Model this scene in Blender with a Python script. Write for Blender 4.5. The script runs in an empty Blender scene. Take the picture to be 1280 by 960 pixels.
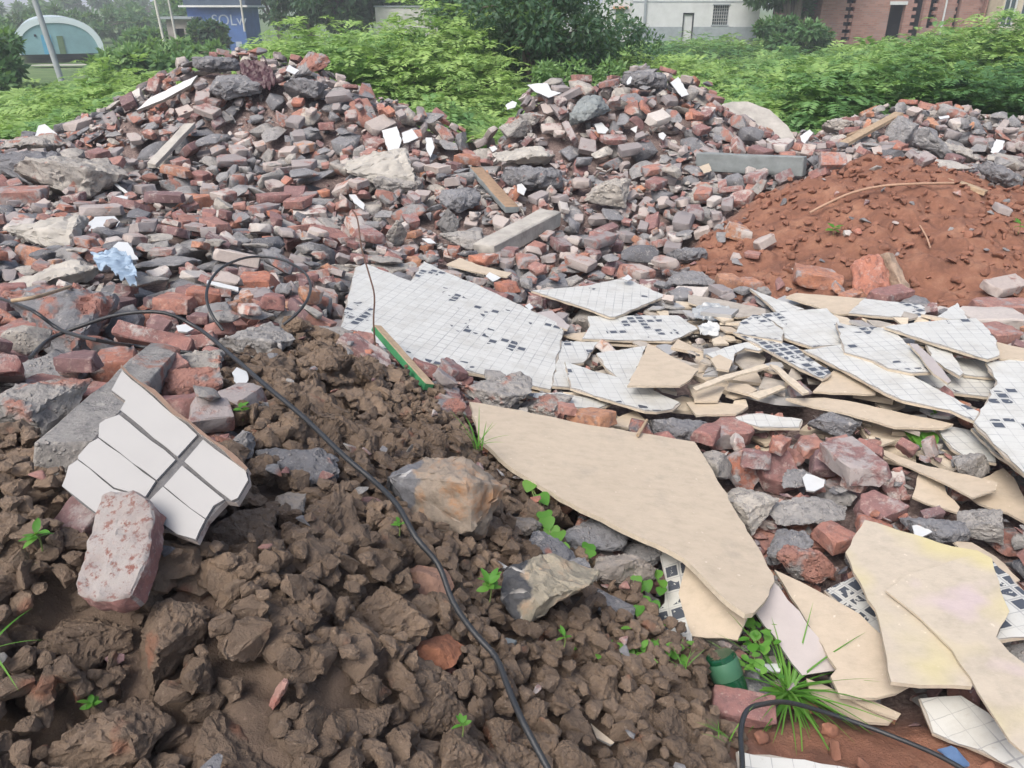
import bpy, bmesh, math, random
import numpy as np
from mathutils import Vector, Matrix, noise as mn
random.seed(7); rng = np.random.default_rng(7)
R = math.radians
scene = bpy.context.scene
C = scene.collection

# ------------------------------------------------------------------ camera, sky, sun, exposure
CAMZ, PITCH, F = 1.65, R(25.9), 967.0
cam_d = bpy.data.cameras.new('camera'); cam = bpy.data.objects.new('camera', cam_d); C.objects.link(cam)
cam.location = (0, 0, CAMZ); cam.rotation_euler = (math.pi/2 - PITCH, 0, 0)
cam_d.sensor_width = 36; cam_d.lens = 36*F/1280; cam_d.clip_start = 0.05; cam_d.clip_end = 3000
scene.camera = cam
SUN_EL, SUN_AZ = R(52), R(215)
w = bpy.data.worlds.new('World'); scene.world = w; w.use_nodes = True
nt = w.node_tree; bg = nt.nodes['Background']
sky = nt.nodes.new('ShaderNodeTexSky'); sky.sky_type = 'NISHITA'; sky.sun_disc = False
sky.sun_elevation = SUN_EL; sky.sun_rotation = SUN_AZ; sky.dust_density = 6.0; sky.air_density = 1.0; sky.ozone_density = 1.0
nt.links.new(sky.outputs[0], bg.inputs[0]); bg.inputs[1].default_value = 0.13
sd = bpy.data.lights.new('sun', 'SUN'); sd.energy = 1.4; sd.angle = R(28); sd.color = (1, 0.985, 0.96)
so = bpy.data.objects.new('sun', sd); C.objects.link(so)
dirv = Vector((math.sin(SUN_AZ)*math.cos(SUN_EL), math.cos(SUN_AZ)*math.cos(SUN_EL), math.sin(SUN_EL)))
so.rotation_euler = dirv.to_track_quat('Z', 'Y').to_euler()
scene.view_settings.view_transform = 'Standard'; scene.view_settings.look = 'None'
scene.view_settings.exposure = 0.72; scene.view_settings.gamma = 1
HAZE = .0026
scene.render.engine = 'CYCLES'; scene.cycles.max_bounces = 5; scene.cycles.diffuse_bounces = 3
scene.cycles.transparent_max_bounces = 6; scene.cycles.volume_bounces = 0

# ------------------------------------------------------------------ camera geometry: photo pixel -> world
cp, sp = math.cos(PITCH), math.sin(PITCH)
def ray(px, py):
    u, v = (px-640)/F, (480-py)/F
    return Vector((u, cp+v*sp, -sp+v*cp))
def PZ(px, py, z):
    d = ray(px, py); t = (z-CAMZ)/d.z; return Vector((d.x*t, d.y*t, z))
def PY(px, py, Y):
    d = ray(px, py); t = Y/d.y; return Vector((d.x*t, Y, CAMZ+d.z*t))
def proj(x, y, z):
    zc = y*cp-(z-CAMZ)*sp
    return 640+F*x/zc, 480-F*(y*sp+(z-CAMZ)*cp)/zc, zc

# ------------------------------------------------------------------ numpy noise
def _h(ix, iy, s):
    n = (ix.astype(np.int64)*374761393 + iy.astype(np.int64)*668265263 + s*1442695041) & 0xffffffff
    n = ((n ^ (n >> 13))*1274126177) & 0xffffffff
    return ((n ^ (n >> 16)) & 0xffff)/65535.0
def vn(x, y, s=0):
    ix, iy = np.floor(x), np.floor(y); fx, fy = x-ix, y-iy
    fx, fy = fx*fx*(3-2*fx), fy*fy*(3-2*fy)
    a, b, c, d = _h(ix, iy, s), _h(ix+1, iy, s), _h(ix, iy+1, s), _h(ix+1, iy+1, s)
    return (a*(1-fx)+b*fx)*(1-fy)+(c*(1-fx)+d*fx)*fy
def fbm(x, y, s=0, o=4):
    t = 0; a = .5
    for k in range(o): t = t+a*(vn(x, y, s+k)-.5)*2; x, y, a = x*2.03+5.1, y*2.03+1.7, a*.5
    return t
def worley(x, y, s=0):
    ix, iy = np.floor(x), np.floor(y); best = np.full(x.shape, 9.0); sec = best.copy()
    for dx in (-1, 0, 1):
        for dy in (-1, 0, 1):
            cx, cy = ix+dx, iy+dy
            d = np.hypot(cx+_h(cx, cy, s)-x, cy+_h(cx, cy, s+9)-y)
            sec = np.minimum(sec, np.maximum(best, d)); best = np.minimum(best, d)
    return best, sec
def sstep(a, b, x): t = np.clip((x-a)/(b-a), 0, 1); return t*t*(3-2*t)

# ------------------------------------------------------------------ terrain from control points
ctl = []
for px, py, z in [
 (0,960,.70),(200,960,.66),(400,960,.60),(600,960,.40),(800,960,.2),(1000,960,.06),(1280,960,.05),
 (0,800,.78),(200,800,.73),(400,800,.66),(550,800,.5),(700,800,.28),(850,800,.12),(1000,800,.05),(1280,800,.08),
 (0,650,.84),(150,650,.80),(300,650,.72),(450,650,.58),(600,650,.36),(720,650,.18),(850,650,.08),(1000,650,.08),(1280,650,.15),
 (0,550,.78),(150,550,.74),(300,550,.68),(450,550,.52),(600,550,.28),(800,550,.10),(1000,550,.1),(1280,550,.15),
 (0,450,.62),(150,450,.6),(300,450,.58),(420,450,.48),(550,450,.18),(800,450,.08),(1000,450,.12),(1280,450,.2),
 (0,370,.5),(200,370,.48),(340,370,.42),(500,360,.18),(700,360,.08),(860,350,.08),
 (0,300,.45),(200,300,.36),(400,300,.2),(600,300,.1),(780,290,.1)]:
    p = PZ(px, py, z); ctl.append((p.x, p.y, z))
for px, py, Y in [
 (-120,200,7.4),(0,190,7.5),(70,182,7.6),(130,150,7.8),(180,112,8.0),(230,84,8.1),(265,76,8.2),(330,80,8.2),(375,82,8.2),(430,112,8.0),(500,130,7.8),
 (560,158,7.6),(600,205,7.3),(625,158,7.6),(650,128,7.9),(690,114,8.2),(740,116,8.3),(800,96,8.5),(850,108,8.5),(915,135,8.3),
 (980,178,8.0),(1008,195,7.8),(1040,164,8.0),(1110,142,8.3),(1200,138,8.5),(1280,156,8.5),(1420,156,8.5),
 (150,200,7.0),(300,150,7.55),(300,220,6.7),(450,200,6.9),(450,255,6.0),(600,255,6.0),(750,200,7.0),(750,250,6.2),(900,225,6.5),
 (900,170,7.3),(1150,198,7.2),(1280,215,7.1),(1100,170,7.8),(1280,190,7.7),(20,220,6.4),
 (960,244,5.9),(1030,220,5.9),(1080,210,5.9),(1150,212,5.9),(1230,228,5.8),(1340,245,5.8),
 (1100,260,5.25),(1100,320,4.75),(1000,290,5.2),(1230,290,4.9),(900,300,5.35),(1300,340,4.4),(1100,385,4.25),(950,368,4.5),(1280,395,3.95)]:
    p = PY(px, py, Y); ctl.append((p.x, p.y, p.z))
ctl += [(-.32, 8.1, .15), (-.3, 8.8, -.1), (-.1, 7.75, .32), (3.15, 8.9, .2), (3.1, 8.4, .35), (-.45, 7.75, .4)]
for x in (-9, -6, -3, 0, 3, 6, 9): ctl += [(x, 10.0, -.05), (x, 11.5, -.3)]
for x in (-6, -4.5): ctl += [(x, 3, .5), (x, 5, .4), (x, 1, .7)]
for x in (4.5, 6): ctl += [(x, 3, .15), (x, 5, .4), (x, 1, .1)]
ctl += [(-8, 7, .5), (8, 7, .5), (-1.5, 0, .8), (-.5, 0, .6), (.5, 0, .2), (1.5, 0, .05), (-1, -1.5, .5), (1, -1.5, .1)]
ctl = np.array(ctl)
def _k(r2): return np.sqrt(r2+.12**2)
_A = _k(((ctl[:, None, :2]-ctl[None, :, :2])**2).sum(-1)); _n = len(ctl)
_M = np.zeros((_n+1, _n+1)); _M[:_n, :_n] = _A-np.eye(_n)*.02; _M[:_n, _n] = 1; _M[_n, :_n] = 1
_W = np.linalg.solve(_M, np.append(ctl[:, 2], 0))
def far_z(x, y):
    s = np.interp(x, [-18, 2, 12], [-1.0, -.05, .1])
    z = -.3+np.clip((y-11)/40, 0, 1)*s
    return z+np.clip((y-70)/400, 0, 1)*4
def T(x, y):
    x = np.asarray(x, float); y = np.asarray(y, float); sh = x.shape
    xf, yf = x.ravel(), y.ravel(); out = np.empty(xf.size)
    for i in range(0, xf.size, 20000):
        r2 = (xf[i:i+20000, None]-ctl[None, :, 0])**2+(yf[i:i+20000, None]-ctl[None, :, 1])**2
        out[i:i+20000] = _k(r2)@_W[:_n]+_W[_n]
    b = np.maximum(sstep(9.6, 11.5, yf), sstep(7.5, 9.5, np.abs(xf)))
    b = np.maximum(b, sstep(-.3, -3, yf))
    near = np.clip(out, -.4, 1.4)
    base = np.where(yf > 5, far_z(xf, yf), .1)
    return (near*(1-b)+base*b).reshape(sh)

# ------------------------------------------------------------------ zone masks (world, via the photo's outline of each zone)
def inpoly(px, py, poly):
    c = np.zeros(px.shape, bool); n = len(poly)
    for i in range(n):
        x1, y1 = poly[i]; x2, y2 = poly[(i+1) % n]
        if y1 == y2: continue
        c ^= ((y1 > py) != (y2 > py)) & (px < (x2-x1)*(py-y1)/(y2-y1)+x1)
    return c
MUD = [(-400,520),(0,525),(50,560),(85,640),(200,690),(290,610),(320,540),(250,500),(300,440),(400,425),(470,448),(560,500),(600,560),(680,600),(740,690),(830,800),(900,815),(925,900),(930,1300),(-400,1300)]
RED = [(845,330),(880,285),(930,250),(1000,222),(1080,200),(1150,203),(1230,222),(1500,260),(1500,400),(1200,405),(1100,390),(960,372),(890,358)]
LOWRED = [(925,890),(1000,870),(1100,880),(1500,820),(1500,1300),(930,1300)]
def masks(x, y, z):
    px, py, zc = proj(x, y, z)
    jx, jy = px+fbm(x*5, y*5, 3)*28, py+fbm(x*5, y*5, 8)*18
    ok = (zc > .1) & (y < 6.6)
    far = y > 11
    return (inpoly(jx, jy, MUD) & (y < 4)) | (y < .75), inpoly(jx, jy, RED) & ok & (y > 3.6), inpoly(jx, jy, LOWRED) & ok & (y < 3)

# ------------------------------------------------------------------ height rasters for dropping rubble
RES = .015
GX0, GX1, GY0, GY1 = -8.0, 8.0, .5, 9.9
gx = np.arange(GX0, GX1, RES); gy = np.arange(GY0, GY1, RES)
GXX, GYY = np.meshgrid(gx, gy, indexing='ij')
# coarse T, bilinear up
cx_ = np.arange(GX0, GX1+.1, .06); cy_ = np.arange(GY0, GY1+.1, .06)
Tc = T(*np.meshgrid(cx_, cy_, indexing='ij'))
def Tfast(x, y):
    i = np.clip((np.asarray(x)-GX0)/.06, 0, len(cx_)-1.001); j = np.clip((np.asarray(y)-GY0)/.06, 0, len(cy_)-1.001)
    a, b = i.astype(int), j.astype(int); fx, fy = i-a, j-b
    return (Tc[a, b]*(1-fx)+Tc[a+1, b]*fx)*(1-fy)+(Tc[a, b+1]*(1-fx)+Tc[a+1, b+1]*fx)*fy
TG = Tfast(GXX, GYY)
mudG, redG, lowG = masks(GXX, GYY, TG)
def blur(a, n):
    a = a.astype(float)
    for ax in (0, 1):
        k = np.cumsum(np.pad(a, [(n+1, n) if q == ax else (0, 0) for q in (0, 1)], mode='edge'), axis=ax)
        a = (np.take(k, range(2*n+1, k.shape[ax]), ax)-np.take(k, range(0, k.shape[ax]-2*n-1), ax))/(2*n+1)
    return a
mudS, redS, lowS = blur(mudG, 5), blur(redG, 6), blur(lowG, 5)
soilS = np.clip(mudS+redS+lowS, 0, 1)
def gdetail(x, y, mud, red):
    w1, w2 = worley(x*7+fbm(x*4, y*4, 20)*1.2, y*7+fbm(x*4, y*4, 31)*1.2, 4)
    w3, w4 = worley(x*19+3, y*19, 14)
    cl = np.clip((w2-w1)*2.2, 0, 1)**.6*.03+np.clip((w4-w3)*2, 0, 1)**.7*.014
    return mud*(cl-.035+fbm(x*3, y*3, 2)*.035+fbm(x*11, y*11, 9, 4)*.03+fbm(x*32, y*32, 7, 3)*.012) + red*(fbm(x*3.5, y*3.5, 40)*.09+fbm(x*11, y*11, 41, 4)*.035+np.clip((w4-w3), 0, 1)*.018)
G = TG-.10*(1-soilS)+gdetail(GXX, GYY, mudS, np.clip(redS+lowS*.5, 0, 1))+fbm(GXX*6, GYY*6, 50)*.02
H = G.copy(); CEIL = np.full(G.shape, 99.0)
def ground(x, y):
    i = int(np.clip((x-GX0)/RES, 0, len(gx)-1)); j = int(np.clip((y-GY0)/RES, 0, len(gy)-1)); return G[i, j]
def hit(px, py, lift=0.0, use=None):
    d = ray(px, py); g = use if use is not None else TG
    t = .6
    while t < 14:
        x, y, z = d.x*t, d.y*t, CAMZ+d.z*t
        if y > GY0:
            i = int(np.clip((x-GX0)/RES, 0, len(gx)-1)); j = int(np.clip((y-GY0)/RES, 0, len(gy)-1))
            if z <= g[i, j]+lift: return Vector((x, y, z))
        t += .012
    return Vector((d.x*t, d.y*t, CAMZ+d.z*t))

def hit_near(px, py, lift=0.0, use=None):
    p = hit(px, py, lift, use)
    while p.y > 8.75 and py < 260: py += 5; p = hit(px, py, lift, use)
    return p
# ------------------------------------------------------------------ materials
def mat(name): 
    m = bpy.data.materials.new(name); m.use_nodes = True; n = m.node_tree
    return m, n, n.nodes['Principled BSDF']
def N(n, t, **kw):
    x = n.nodes.new(t)
    for k, v in kw.items():
        if k.startswith('i_'): x.inputs[k[2:].replace('_', ' ')].default_value = v
        else: setattr(x, k, v)
    return x
def ramp(n, fac, stops):
    r = N(n, 'ShaderNodeValToRGB'); cr = r.color_ramp
    while len(cr.elements) < len(stops): cr.elements.new(.5)
    for e, (p, c) in zip(cr.elements, stops): e.position = p; e.color = (*c, 1)
    n.links.new(fac, r.inputs[0]); return r.outputs[0]
def noi(n, scale, detail=4, rough=.6, vec=None, out=0):
    x = N(n, 'ShaderNodeTexNoise'); x.inputs['Scale'].default_value = scale; x.inputs['Detail'].default_value = detail; x.inputs['Roughness'].default_value = rough
    if vec is not None: n.links.new(vec, x.inputs['Vector'])
    return x.outputs[out]
def mixc(n, f, a, b, bt='MIX'):
    x = N(n, 'ShaderNodeMix', data_type='RGBA', blend_type=bt)
    for s, v in ((0, f), (6, a), (7, b)):
        if isinstance(v, (int, float)): x.inputs[s].default_value = v
        elif isinstance(v, tuple): x.inputs[s].default_value = (*v, 1)
        else: n.links.new(v, x.inputs[s])
    return x.outputs[2]
def mth(n, op, a, b=0, c=0):
    x = N(n, 'ShaderNodeMath', operation=op)
    for s, v in enumerate((a, b, c)):
        if isinstance(v, (int, float)): x.inputs[s].default_value = v
        else: n.links.new(v, x.inputs[s])
    return x.outputs[0]
def maprange(n, v, a, b, c=0., d=1.):
    x = N(n, 'ShaderNodeMapRange'); n.links.new(v, x.inputs[0])
    for s, q in ((1, a), (2, b), (3, c), (4, d)): x.inputs[s].default_value = q
    return x.outputs[0]
def bump(n, bs, hgt, strength=.5, dist=.01):
    b = N(n, 'ShaderNodeBump'); b.inputs['Strength'].default_value = strength; b.inputs['Distance'].default_value = dist
    n.links.new(hgt, b.inputs['Height']); n.links.new(b.outputs[0], bs.inputs['Normal'])
def pos(n): return N(n, 'ShaderNodeNewGeometry').outputs['Position']
def rnd(n):
    a = N(n, 'ShaderNodeAttribute', attribute_name='rnd'); s = N(n, 'ShaderNodeSeparateColor'); n.links.new(a.outputs['Color'], s.inputs[0]); return s.outputs, a.outputs['Alpha']

def simple(name, col, rough=.7, nscale=20, var=.25, bs_=.3, bd=.004, metal=0, obj=False):
    m, n, b = mat(name); p = pos(n) if not obj else N(n, 'ShaderNodeTexCoord').outputs['Object']
    f = noi(n, nscale, 5, .65, p)
    c = ramp(n, f, [(.25, tuple(v*(1-var) for v in col)), (.5, col), (.78, tuple(min(1, v*(1+var)) for v in col))])
    n.links.new(c, b.inputs['Base Color']); b.inputs['Roughness'].default_value = rough; b.inputs['Metallic'].default_value = metal
    bump(n, b, noi(n, nscale*4, 4, .6, p), bs_, bd); return m

def brick_mat():
    m, n, b = mat('brick'); (r, g, bl), _ = rnd(n); p = pos(n)
    base = ramp(n, r, [(0, (.17,.105,.11)), (.2, (.24,.135,.13)), (.45, (.32,.155,.135)), (.65, (.40,.215,.175)), (.85, (.43,.17,.105)), (1, (.5,.26,.15))])
    base = mixc(n, maprange(n, noi(n, 14, 5, .7, p), .35, .7), base, mixc(n, .6, base, (.13,.085,.09))); base = mixc(n, maprange(n, noi(n, 34, 5, .75, p), .5, .64, 0, .6), base, (.12,.075,.075)); base = mixc(n, maprange(n, noi(n, 27, 5, .7, mixc(n, 0., p, p)), .56, .68, 0, .55), base, (.46,.36,.32))
    coat = maprange(n, mth(n, 'ADD', noi(n, 9, 5, .7, p), mth(n, 'MULTIPLY', g, .42)), .66, .76)
    mort = ramp(n, bl, [(0, (.25,.23,.235)), (.4, (.36,.325,.32)), (.75, (.46,.40,.37)), (1, (.58,.55,.52))])
    mort = mixc(n, noi(n, 60, 4, .7, p), mixc(n, .4, mort, (.12,.11,.11)), mort)
    c = mixc(n, coat, base, mort)
    sp_ = maprange(n, noi(n, 110, 3, .6, p), .62, .72)
    c = mixc(n, mth(n, 'MULTIPLY', sp_, .4), c, (.5,.42,.38))
    n.links.new(c, b.inputs['Base Color']); b.inputs['Roughness'].default_value = .85
    bump(n, b, mth(n, 'ADD', noi(n, 45, 6, .7, p), mth(n, 'MULTIPLY', coat, .5)), .75, .008); return m
def conc_mat():
    m, n, b = mat('concrete'); (r, g, bl), _ = rnd(n); p = pos(n)
    base = ramp(n, r, [(0, (.14,.145,.16)), (.3, (.24,.245,.26)), (.5, (.32,.315,.31)), (.68, (.39,.37,.34)), (.85, (.46,.43,.385)), (1, (.56,.53,.48))])
    base = mixc(n, maprange(n, noi(n, 7, 5, .65, p), .3, .7), mixc(n, .45, base, (.10,.10,.11)), base)
    v = N(n, 'ShaderNodeTexVoronoi', i_Scale=70.0); n.links.new(p, v.inputs['Vector'])
    peb = mth(n, 'MULTIPLY', maprange(n, v.outputs['Distance'], .35, .2), maprange(n, noi(n, 12, 3, .6, p), .45, .6))
    c = mixc(n, mth(n, 'MULTIPLY', peb, .55), base, v.outputs['Color'] if False else (.45,.42,.40))
    c = mixc(n, maprange(n, noi(n, 30, 6, .75, p), .52, .62, 0, .55), c, (.10,.10,.105)); c = mixc(n, maprange(n, noi(n, 21, 5, .7, p), .58, .68, 0, .5), c, (.55,.52,.48))
    red = maprange(n, mth(n, 'ADD', noi(n, 6, 4, .6, p), mth(n, 'MULTIPLY', g, .25)), .72, .78)
    c = mixc(n, mth(n, 'MULTIPLY', red, .8), c, (.33,.14,.10))
    n.links.new(c, b.inputs['Base Color']); b.inputs['Roughness'].default_value = .9
    bump(n, b, mth(n, 'ADD', noi(n, 40, 7, .75, p), mth(n, 'MULTIPLY', peb, .6)), .95, .012); return m
def mud_mat():
    m, n, b = mat('mud'); p = pos(n)
    f = noi(n, 5, 6, .65, p)
    c = ramp(n, f, [(.25, (.085,.06,.043)), (.46, (.155,.112,.08)), (.6, (.225,.165,.118)), (.78, (.32,.225,.15))])
    sp_ = maprange(n, noi(n, 90, 3, .6, p), .63, .7); c = mixc(n, mth(n, 'MULTIPLY', sp_, .5), c, (.34,.27,.21))
    o = maprange(n, noi(n, 13, 2, .5, p), .66, .74); c = mixc(n, mth(n, 'MULTIPLY', o, .6), c, (.26,.11,.065))
    n.links.new(c, b.inputs['Base Color']); b.inputs['Roughness'].default_value = .8
    bump(n, b, mth(n, 'ADD', noi(n, 30, 8, .75, p), mth(n, 'MULTIPLY', noi(n, 120, 4, .7, p), .3)), .9, .014); return m
def ground_mat():
    m, n, b = mat('ground'); p = pos(n)
    a = N(n, 'ShaderNodeAttribute', attribute_name='zone'); s = N(n, 'ShaderNodeSeparateColor'); n.links.new(a.outputs['Color'], s.inputs[0])
    f = noi(n, 5, 6, .65, p); f2 = noi(n, 60, 4, .7, p)
    mud = ramp(n, f, [(.25, (.08,.057,.042)), (.5, (.145,.104,.076)), (.75, (.27,.185,.13))])
    mud = mixc(n, mth(n, 'MULTIPLY', maprange(n, f2, .6, .68), .4), mud, (.33,.24,.18))
    red = ramp(n, f, [(.25, (.12,.054,.036)), (.5, (.215,.098,.062)), (.75, (.32,.17,.11))])
    red = mixc(n, mth(n, 'MULTIPLY', maprange(n, f2, .6, .7), .35), red, (.46,.26,.19))
    dust = ramp(n, f2, [(.3, (.08,.06,.058)), (.5, (.17,.125,.115)), (.7, (.30,.24,.22))])
    grass = ramp(n, noi(n, .6, 5, .7, p), [(.3, (.05,.09,.03)), (.55, (.10,.17,.05)), (.75, (.20,.22,.10))])
    c = mixc(n, s.outputs[0], dust, mud); c = mixc(n, s.outputs[1], c, red); c = mixc(n, s.outputs[2], c, grass)
    n.links.new(c, b.inputs['Base Color']); b.inputs['Roughness'].default_value = .9
    bump(n, b, mth(n, 'ADD', noi(n, 30, 8, .75, p), mth(n, 'MULTIPLY', f2, .4)), .8, .012); return m
def mosaic_mat(name, miss, tile=.048, white=(.56,.57,.545)):
    m, n, b = mat(name); uv = N(n, 'ShaderNodeUVMap').outputs[0]
    sc = N(n, 'ShaderNodeVectorMath', operation='SCALE'); n.links.new(uv, sc.inputs[0]); sc.inputs['Scale'].default_value = 1/tile
    # jitter
    jn = N(n, 'ShaderNodeTexNoise'); jn.inputs['Scale'].default_value = 1.2; n.links.new(sc.outputs[0], jn.inputs['Vector'])
    add = N(n, 'ShaderNodeVectorMath', operation='MULTIPLY_ADD'); n.links.new(jn.outputs['Color'], add.inputs[0]); add.inputs[1].default_value = (.10,.10,0); n.links.new(sc.outputs[0], add.inputs[2])
    fl = N(n, 'ShaderNodeVectorMath', operation='FLOOR'); n.links.new(add.outputs[0], fl.inputs[0])
    fr = N(n, 'ShaderNodeVectorMath', operation='FRACTION'); n.links.new(add.outputs[0], fr.inputs[0])
    sx = N(n, 'ShaderNodeSeparateXYZ'); n.links.new(fr.outputs[0], sx.inputs[0])
    def edge(o): return mth(n, 'MINIMUM', o, mth(n, 'SUBTRACT', 1, o))
    e = mth(n, 'MINIMUM', edge(sx.outputs[0]), edge(sx.outputs[1]))
    wn = N(n, 'ShaderNodeTexWhiteNoise', noise_dimensions='2D'); n.links.new(fl.outputs[0], wn.inputs['Vector'])
    big = noi(n, 2.6, 3, .6, uv)
    val = mth(n, 'ADD', mth(n, 'MULTIPLY', wn.outputs['Value'], .5), maprange(n, big, .35, .72, 0, 1))
    missing = mth(n, 'GREATER_THAN', val, miss)
    part = mth(n, 'GREATER_THAN', mth(n, 'ADD', noi(n, 55, 3, .6, uv), mth(n, 'MULTIPLY', wn.outputs['Value'], .22)), .52)
    inner = mth(n, 'GREATER_THAN', e, .13)
    hole = mth(n, 'MULTIPLY', mth(n, 'MULTIPLY', missing, part), inner)
    groutw = mth(n, 'ADD', .012, mth(n, 'MULTIPLY', maprange(n, noi(n, 5, 3, .6, uv), .45, .65), .04))
    grout = mth(n, 'LESS_THAN', e, groutw)
    wcol = mixc(n, wn.outputs['Value'], white, tuple(v*.93 for v in white))
    wcol = mixc(n, maprange(n, noi(n, 6, 6, .72, uv), .48, .72), wcol, (.43,.425,.39)); wcol = mixc(n, maprange(n, noi(n, 30, 4, .7, uv), .62, .7, 0, .5), wcol, (.36,.33,.29))
    c = mixc(n, mth(n, 'MULTIPLY', grout, .8), wcol, (.30,.31,.32))
    c = mixc(n, hole, c, (.07,.08,.10))
    n.links.new(c, b.inputs['Base Color']); b.inputs['Roughness'].default_value = .35
    hgt = mth(n, 'SUBTRACT', 1, mth(n, 'ADD', mth(n, 'MULTIPLY', grout, .4), hole)); bump(n, b, hgt, .6, .004); return m
def beige_mat(name='beige_board', col=(.47,.40,.31), stain=False):
    m, n, b = mat(name); p = pos(n)
    mp = N(n, 'ShaderNodeMapping'); n.links.new(p, mp.inputs[0]); mp.inputs['Scale'].default_value = (16, 24, 20)
    c = ramp(n, noi(n, 1.2, 6, .7, mp.outputs[0]), [(.25, tuple(v*.84 for v in col)), (.5, col), (.75, tuple(min(1, v*1.1) for v in col))])
    c = mixc(n, maprange(n, noi(n, 2.5, 4, .6, p), .5, .8, 0, .35), c, (.40,.33,.25))
    c = mixc(n, mth(n, 'MULTIPLY', maprange(n, noi(n, 42, 3, .6, p), .68, .73), .5), c, (.75,.68,.58))
    c = mixc(n, maprange(n, noi(n, 7, 6, .75, p), .56, .72, 0, .55), c, (.33,.29,.24))
    if stain:
        c = mixc(n, maprange(n, noi(n, 4, 2, .5, p), .5, .7, 0, .6), c, (.56,.50,.22))
        c = mixc(n, maprange(n, noi(n, 4.6, 2, .5, p, 0), .62, .72, 0, .5), c, (.50,.40,.46))
    n.links.new(c, b.inputs['Base Color']); b.inputs['Roughness'].default_value = .75
    bump(n, b, noi(n, 2.5, 6, .75, mp.outputs[0]), .35, .004); return m
def leaf_mat(name, stops, sat=1):
    m, n, b = mat(name); (r, g, bl), _ = rnd(n); p = pos(n)
    c = ramp(n, r, stops)
    n.links.new(c, b.inputs['Base Color']); b.inputs['Roughness'].default_value = .55
    tr = N(n, 'ShaderNodeBsdfTranslucent'); n.links.new(mixc(n, .5, c, (.25,.4,.05)), tr.inputs[0])
    mx = N(n, 'ShaderNodeMixShader'); mx.inputs[0].default_value = .4
    n.links.new(b.outputs[0], mx.inputs[1]); n.links.new(tr.outputs[0], mx.inputs[2])
    n.links.new(mx.outputs[0], n.nodes['Material Output'].inputs[0]); return m
M = dict(
 brick=brick_mat(), conc=conc_mat(), mud=mud_mat(), ground=ground_mat(),
 mos=mosaic_mat('mosaic_light', 1.06), mos1=mosaic_mat('mosaic_gapped', 1.01), mos2=mosaic_mat('mosaic_chipped', .93), mos3=mosaic_mat('mosaic_ruined', .6),
 beige=beige_mat(), stain=beige_mat('stained_board', (.47,.415,.335), True), edge=simple('board_edge', (.52,.455,.36), .8, 40, .2),
 greyback=simple('plaster_back', (.36,.33,.29), .8, 25, .25), lilac=simple('lilac_tile', (.40,.365,.355), .5, 15, .08, .1),
 tile=simple('glazed_tile', (.355,.355,.35), .3, 8, .05, .08), white=simple('white_glaze', (.58,.60,.60), .3, 12, .05, .1),
 grout=simple('dark_grout', (.115,.115,.12), .9, 60, .3, .6), plaster=simple('slab_concrete', (.37,.355,.325), .9, 9, .28, .6, .008),
 greyslab=simple('blue_grey_render', (.20,.225,.23), .85, 8, .25, .5, .006), wood=simple('weathered_wood', (.27,.185,.12), .8, 30, .3),
 wood2=simple('pale_timber', (.36,.27,.18), .8, 30, .3), green=simple('green_paint', (.05,.23,.10), .5, 20, .2),
 cable=simple('black_cable', (.025,.028,.032), .45, 50, .2), rust=simple('rusty_steel', (.10,.055,.04), .8, 60, .3),
 rock=simple('rock', (.24,.215,.19), .75, 9, .4, .8, .012), leafg=leaf_mat('weed_leaf', [(0, (.05,.17,.02)), (.5, (.09,.28,.035)), (1, (.16,.36,.06))]),
 rootm=simple('pale_root', (.36,.23,.16), .8, 30, .2))

# ------------------------------------------------------------------ mesh helpers
def finish(o, parent=None, label=None, cat=None, group=None, kind=None):
    if o.name not in C.objects: C.objects.link(o)
    if parent is not None: o.parent = parent
    for k, v in (('label', label), ('category', cat), ('group', group), ('kind', kind)):
        if v: o[k] = v
    return o
def mesh_np(name, V, faces, mats, rn=None, uv=None, mi=None, smooth=None):
    me = bpy.data.meshes.new(name)
    if isinstance(faces, np.ndarray):
        k = faces.shape[1]; nf = len(faces)
        me.vertices.add(len(V)); me.vertices.foreach_set('co', np.asarray(V, np.float32).ravel())
        me.loops.add(nf*k); me.loops.foreach_set('vertex_index', faces.astype(np.int32).ravel())
        me.polygons.add(nf); me.polygons.foreach_set('loop_start', np.arange(0, nf*k, k, dtype=np.int32)); me.update(calc_edges=True)
    else:
        me.from_pydata([tuple(v) for v in V], [], faces)
    for m in mats: me.materials.append(m)
    if mi is not None: me.polygons.foreach_set('material_index', np.asarray(mi, np.int32))
    if rn is not None:
        at = me.attributes.new('rnd', 'FLOAT_COLOR', 'POINT'); rn = np.asarray(rn, np.float32)
        if rn.ndim == 1: rn = np.tile(rn, (len(V), 1))
        at.data.foreach_set('color', np.concatenate([rn, np.ones((len(rn), 1), np.float32)], 1).ravel())
    if smooth is not None:
        me.polygons.foreach_set('use_smooth', np.ones(len(me.polygons), bool))
        if smooth < 179: me.set_sharp_from_angle(angle=R(smooth))
    return bpy.data.objects.new(name, me)
def bm_np(bm):
    bmesh.ops.triangulate(bm, faces=bm.faces[:])
    bm.verts.ensure_lookup_table(); V = np.array([v.co[:] for v in bm.verts]); Fc = np.array([[v.index for v in f.verts] for f in bm.faces]); bm.free(); return V, Fc
def displace(bm, amp, sc, seed):
    bm.normal_update(); off = Vector((seed*3.1, seed*1.7, seed*.9))
    for v in bm.verts:
        q = v.co*sc+off
        v.co += v.normal*(mn.fractal(q, .8, 2.1, 4)*amp)+mn.noise_vector(q*2.3)*amp*.35
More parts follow.
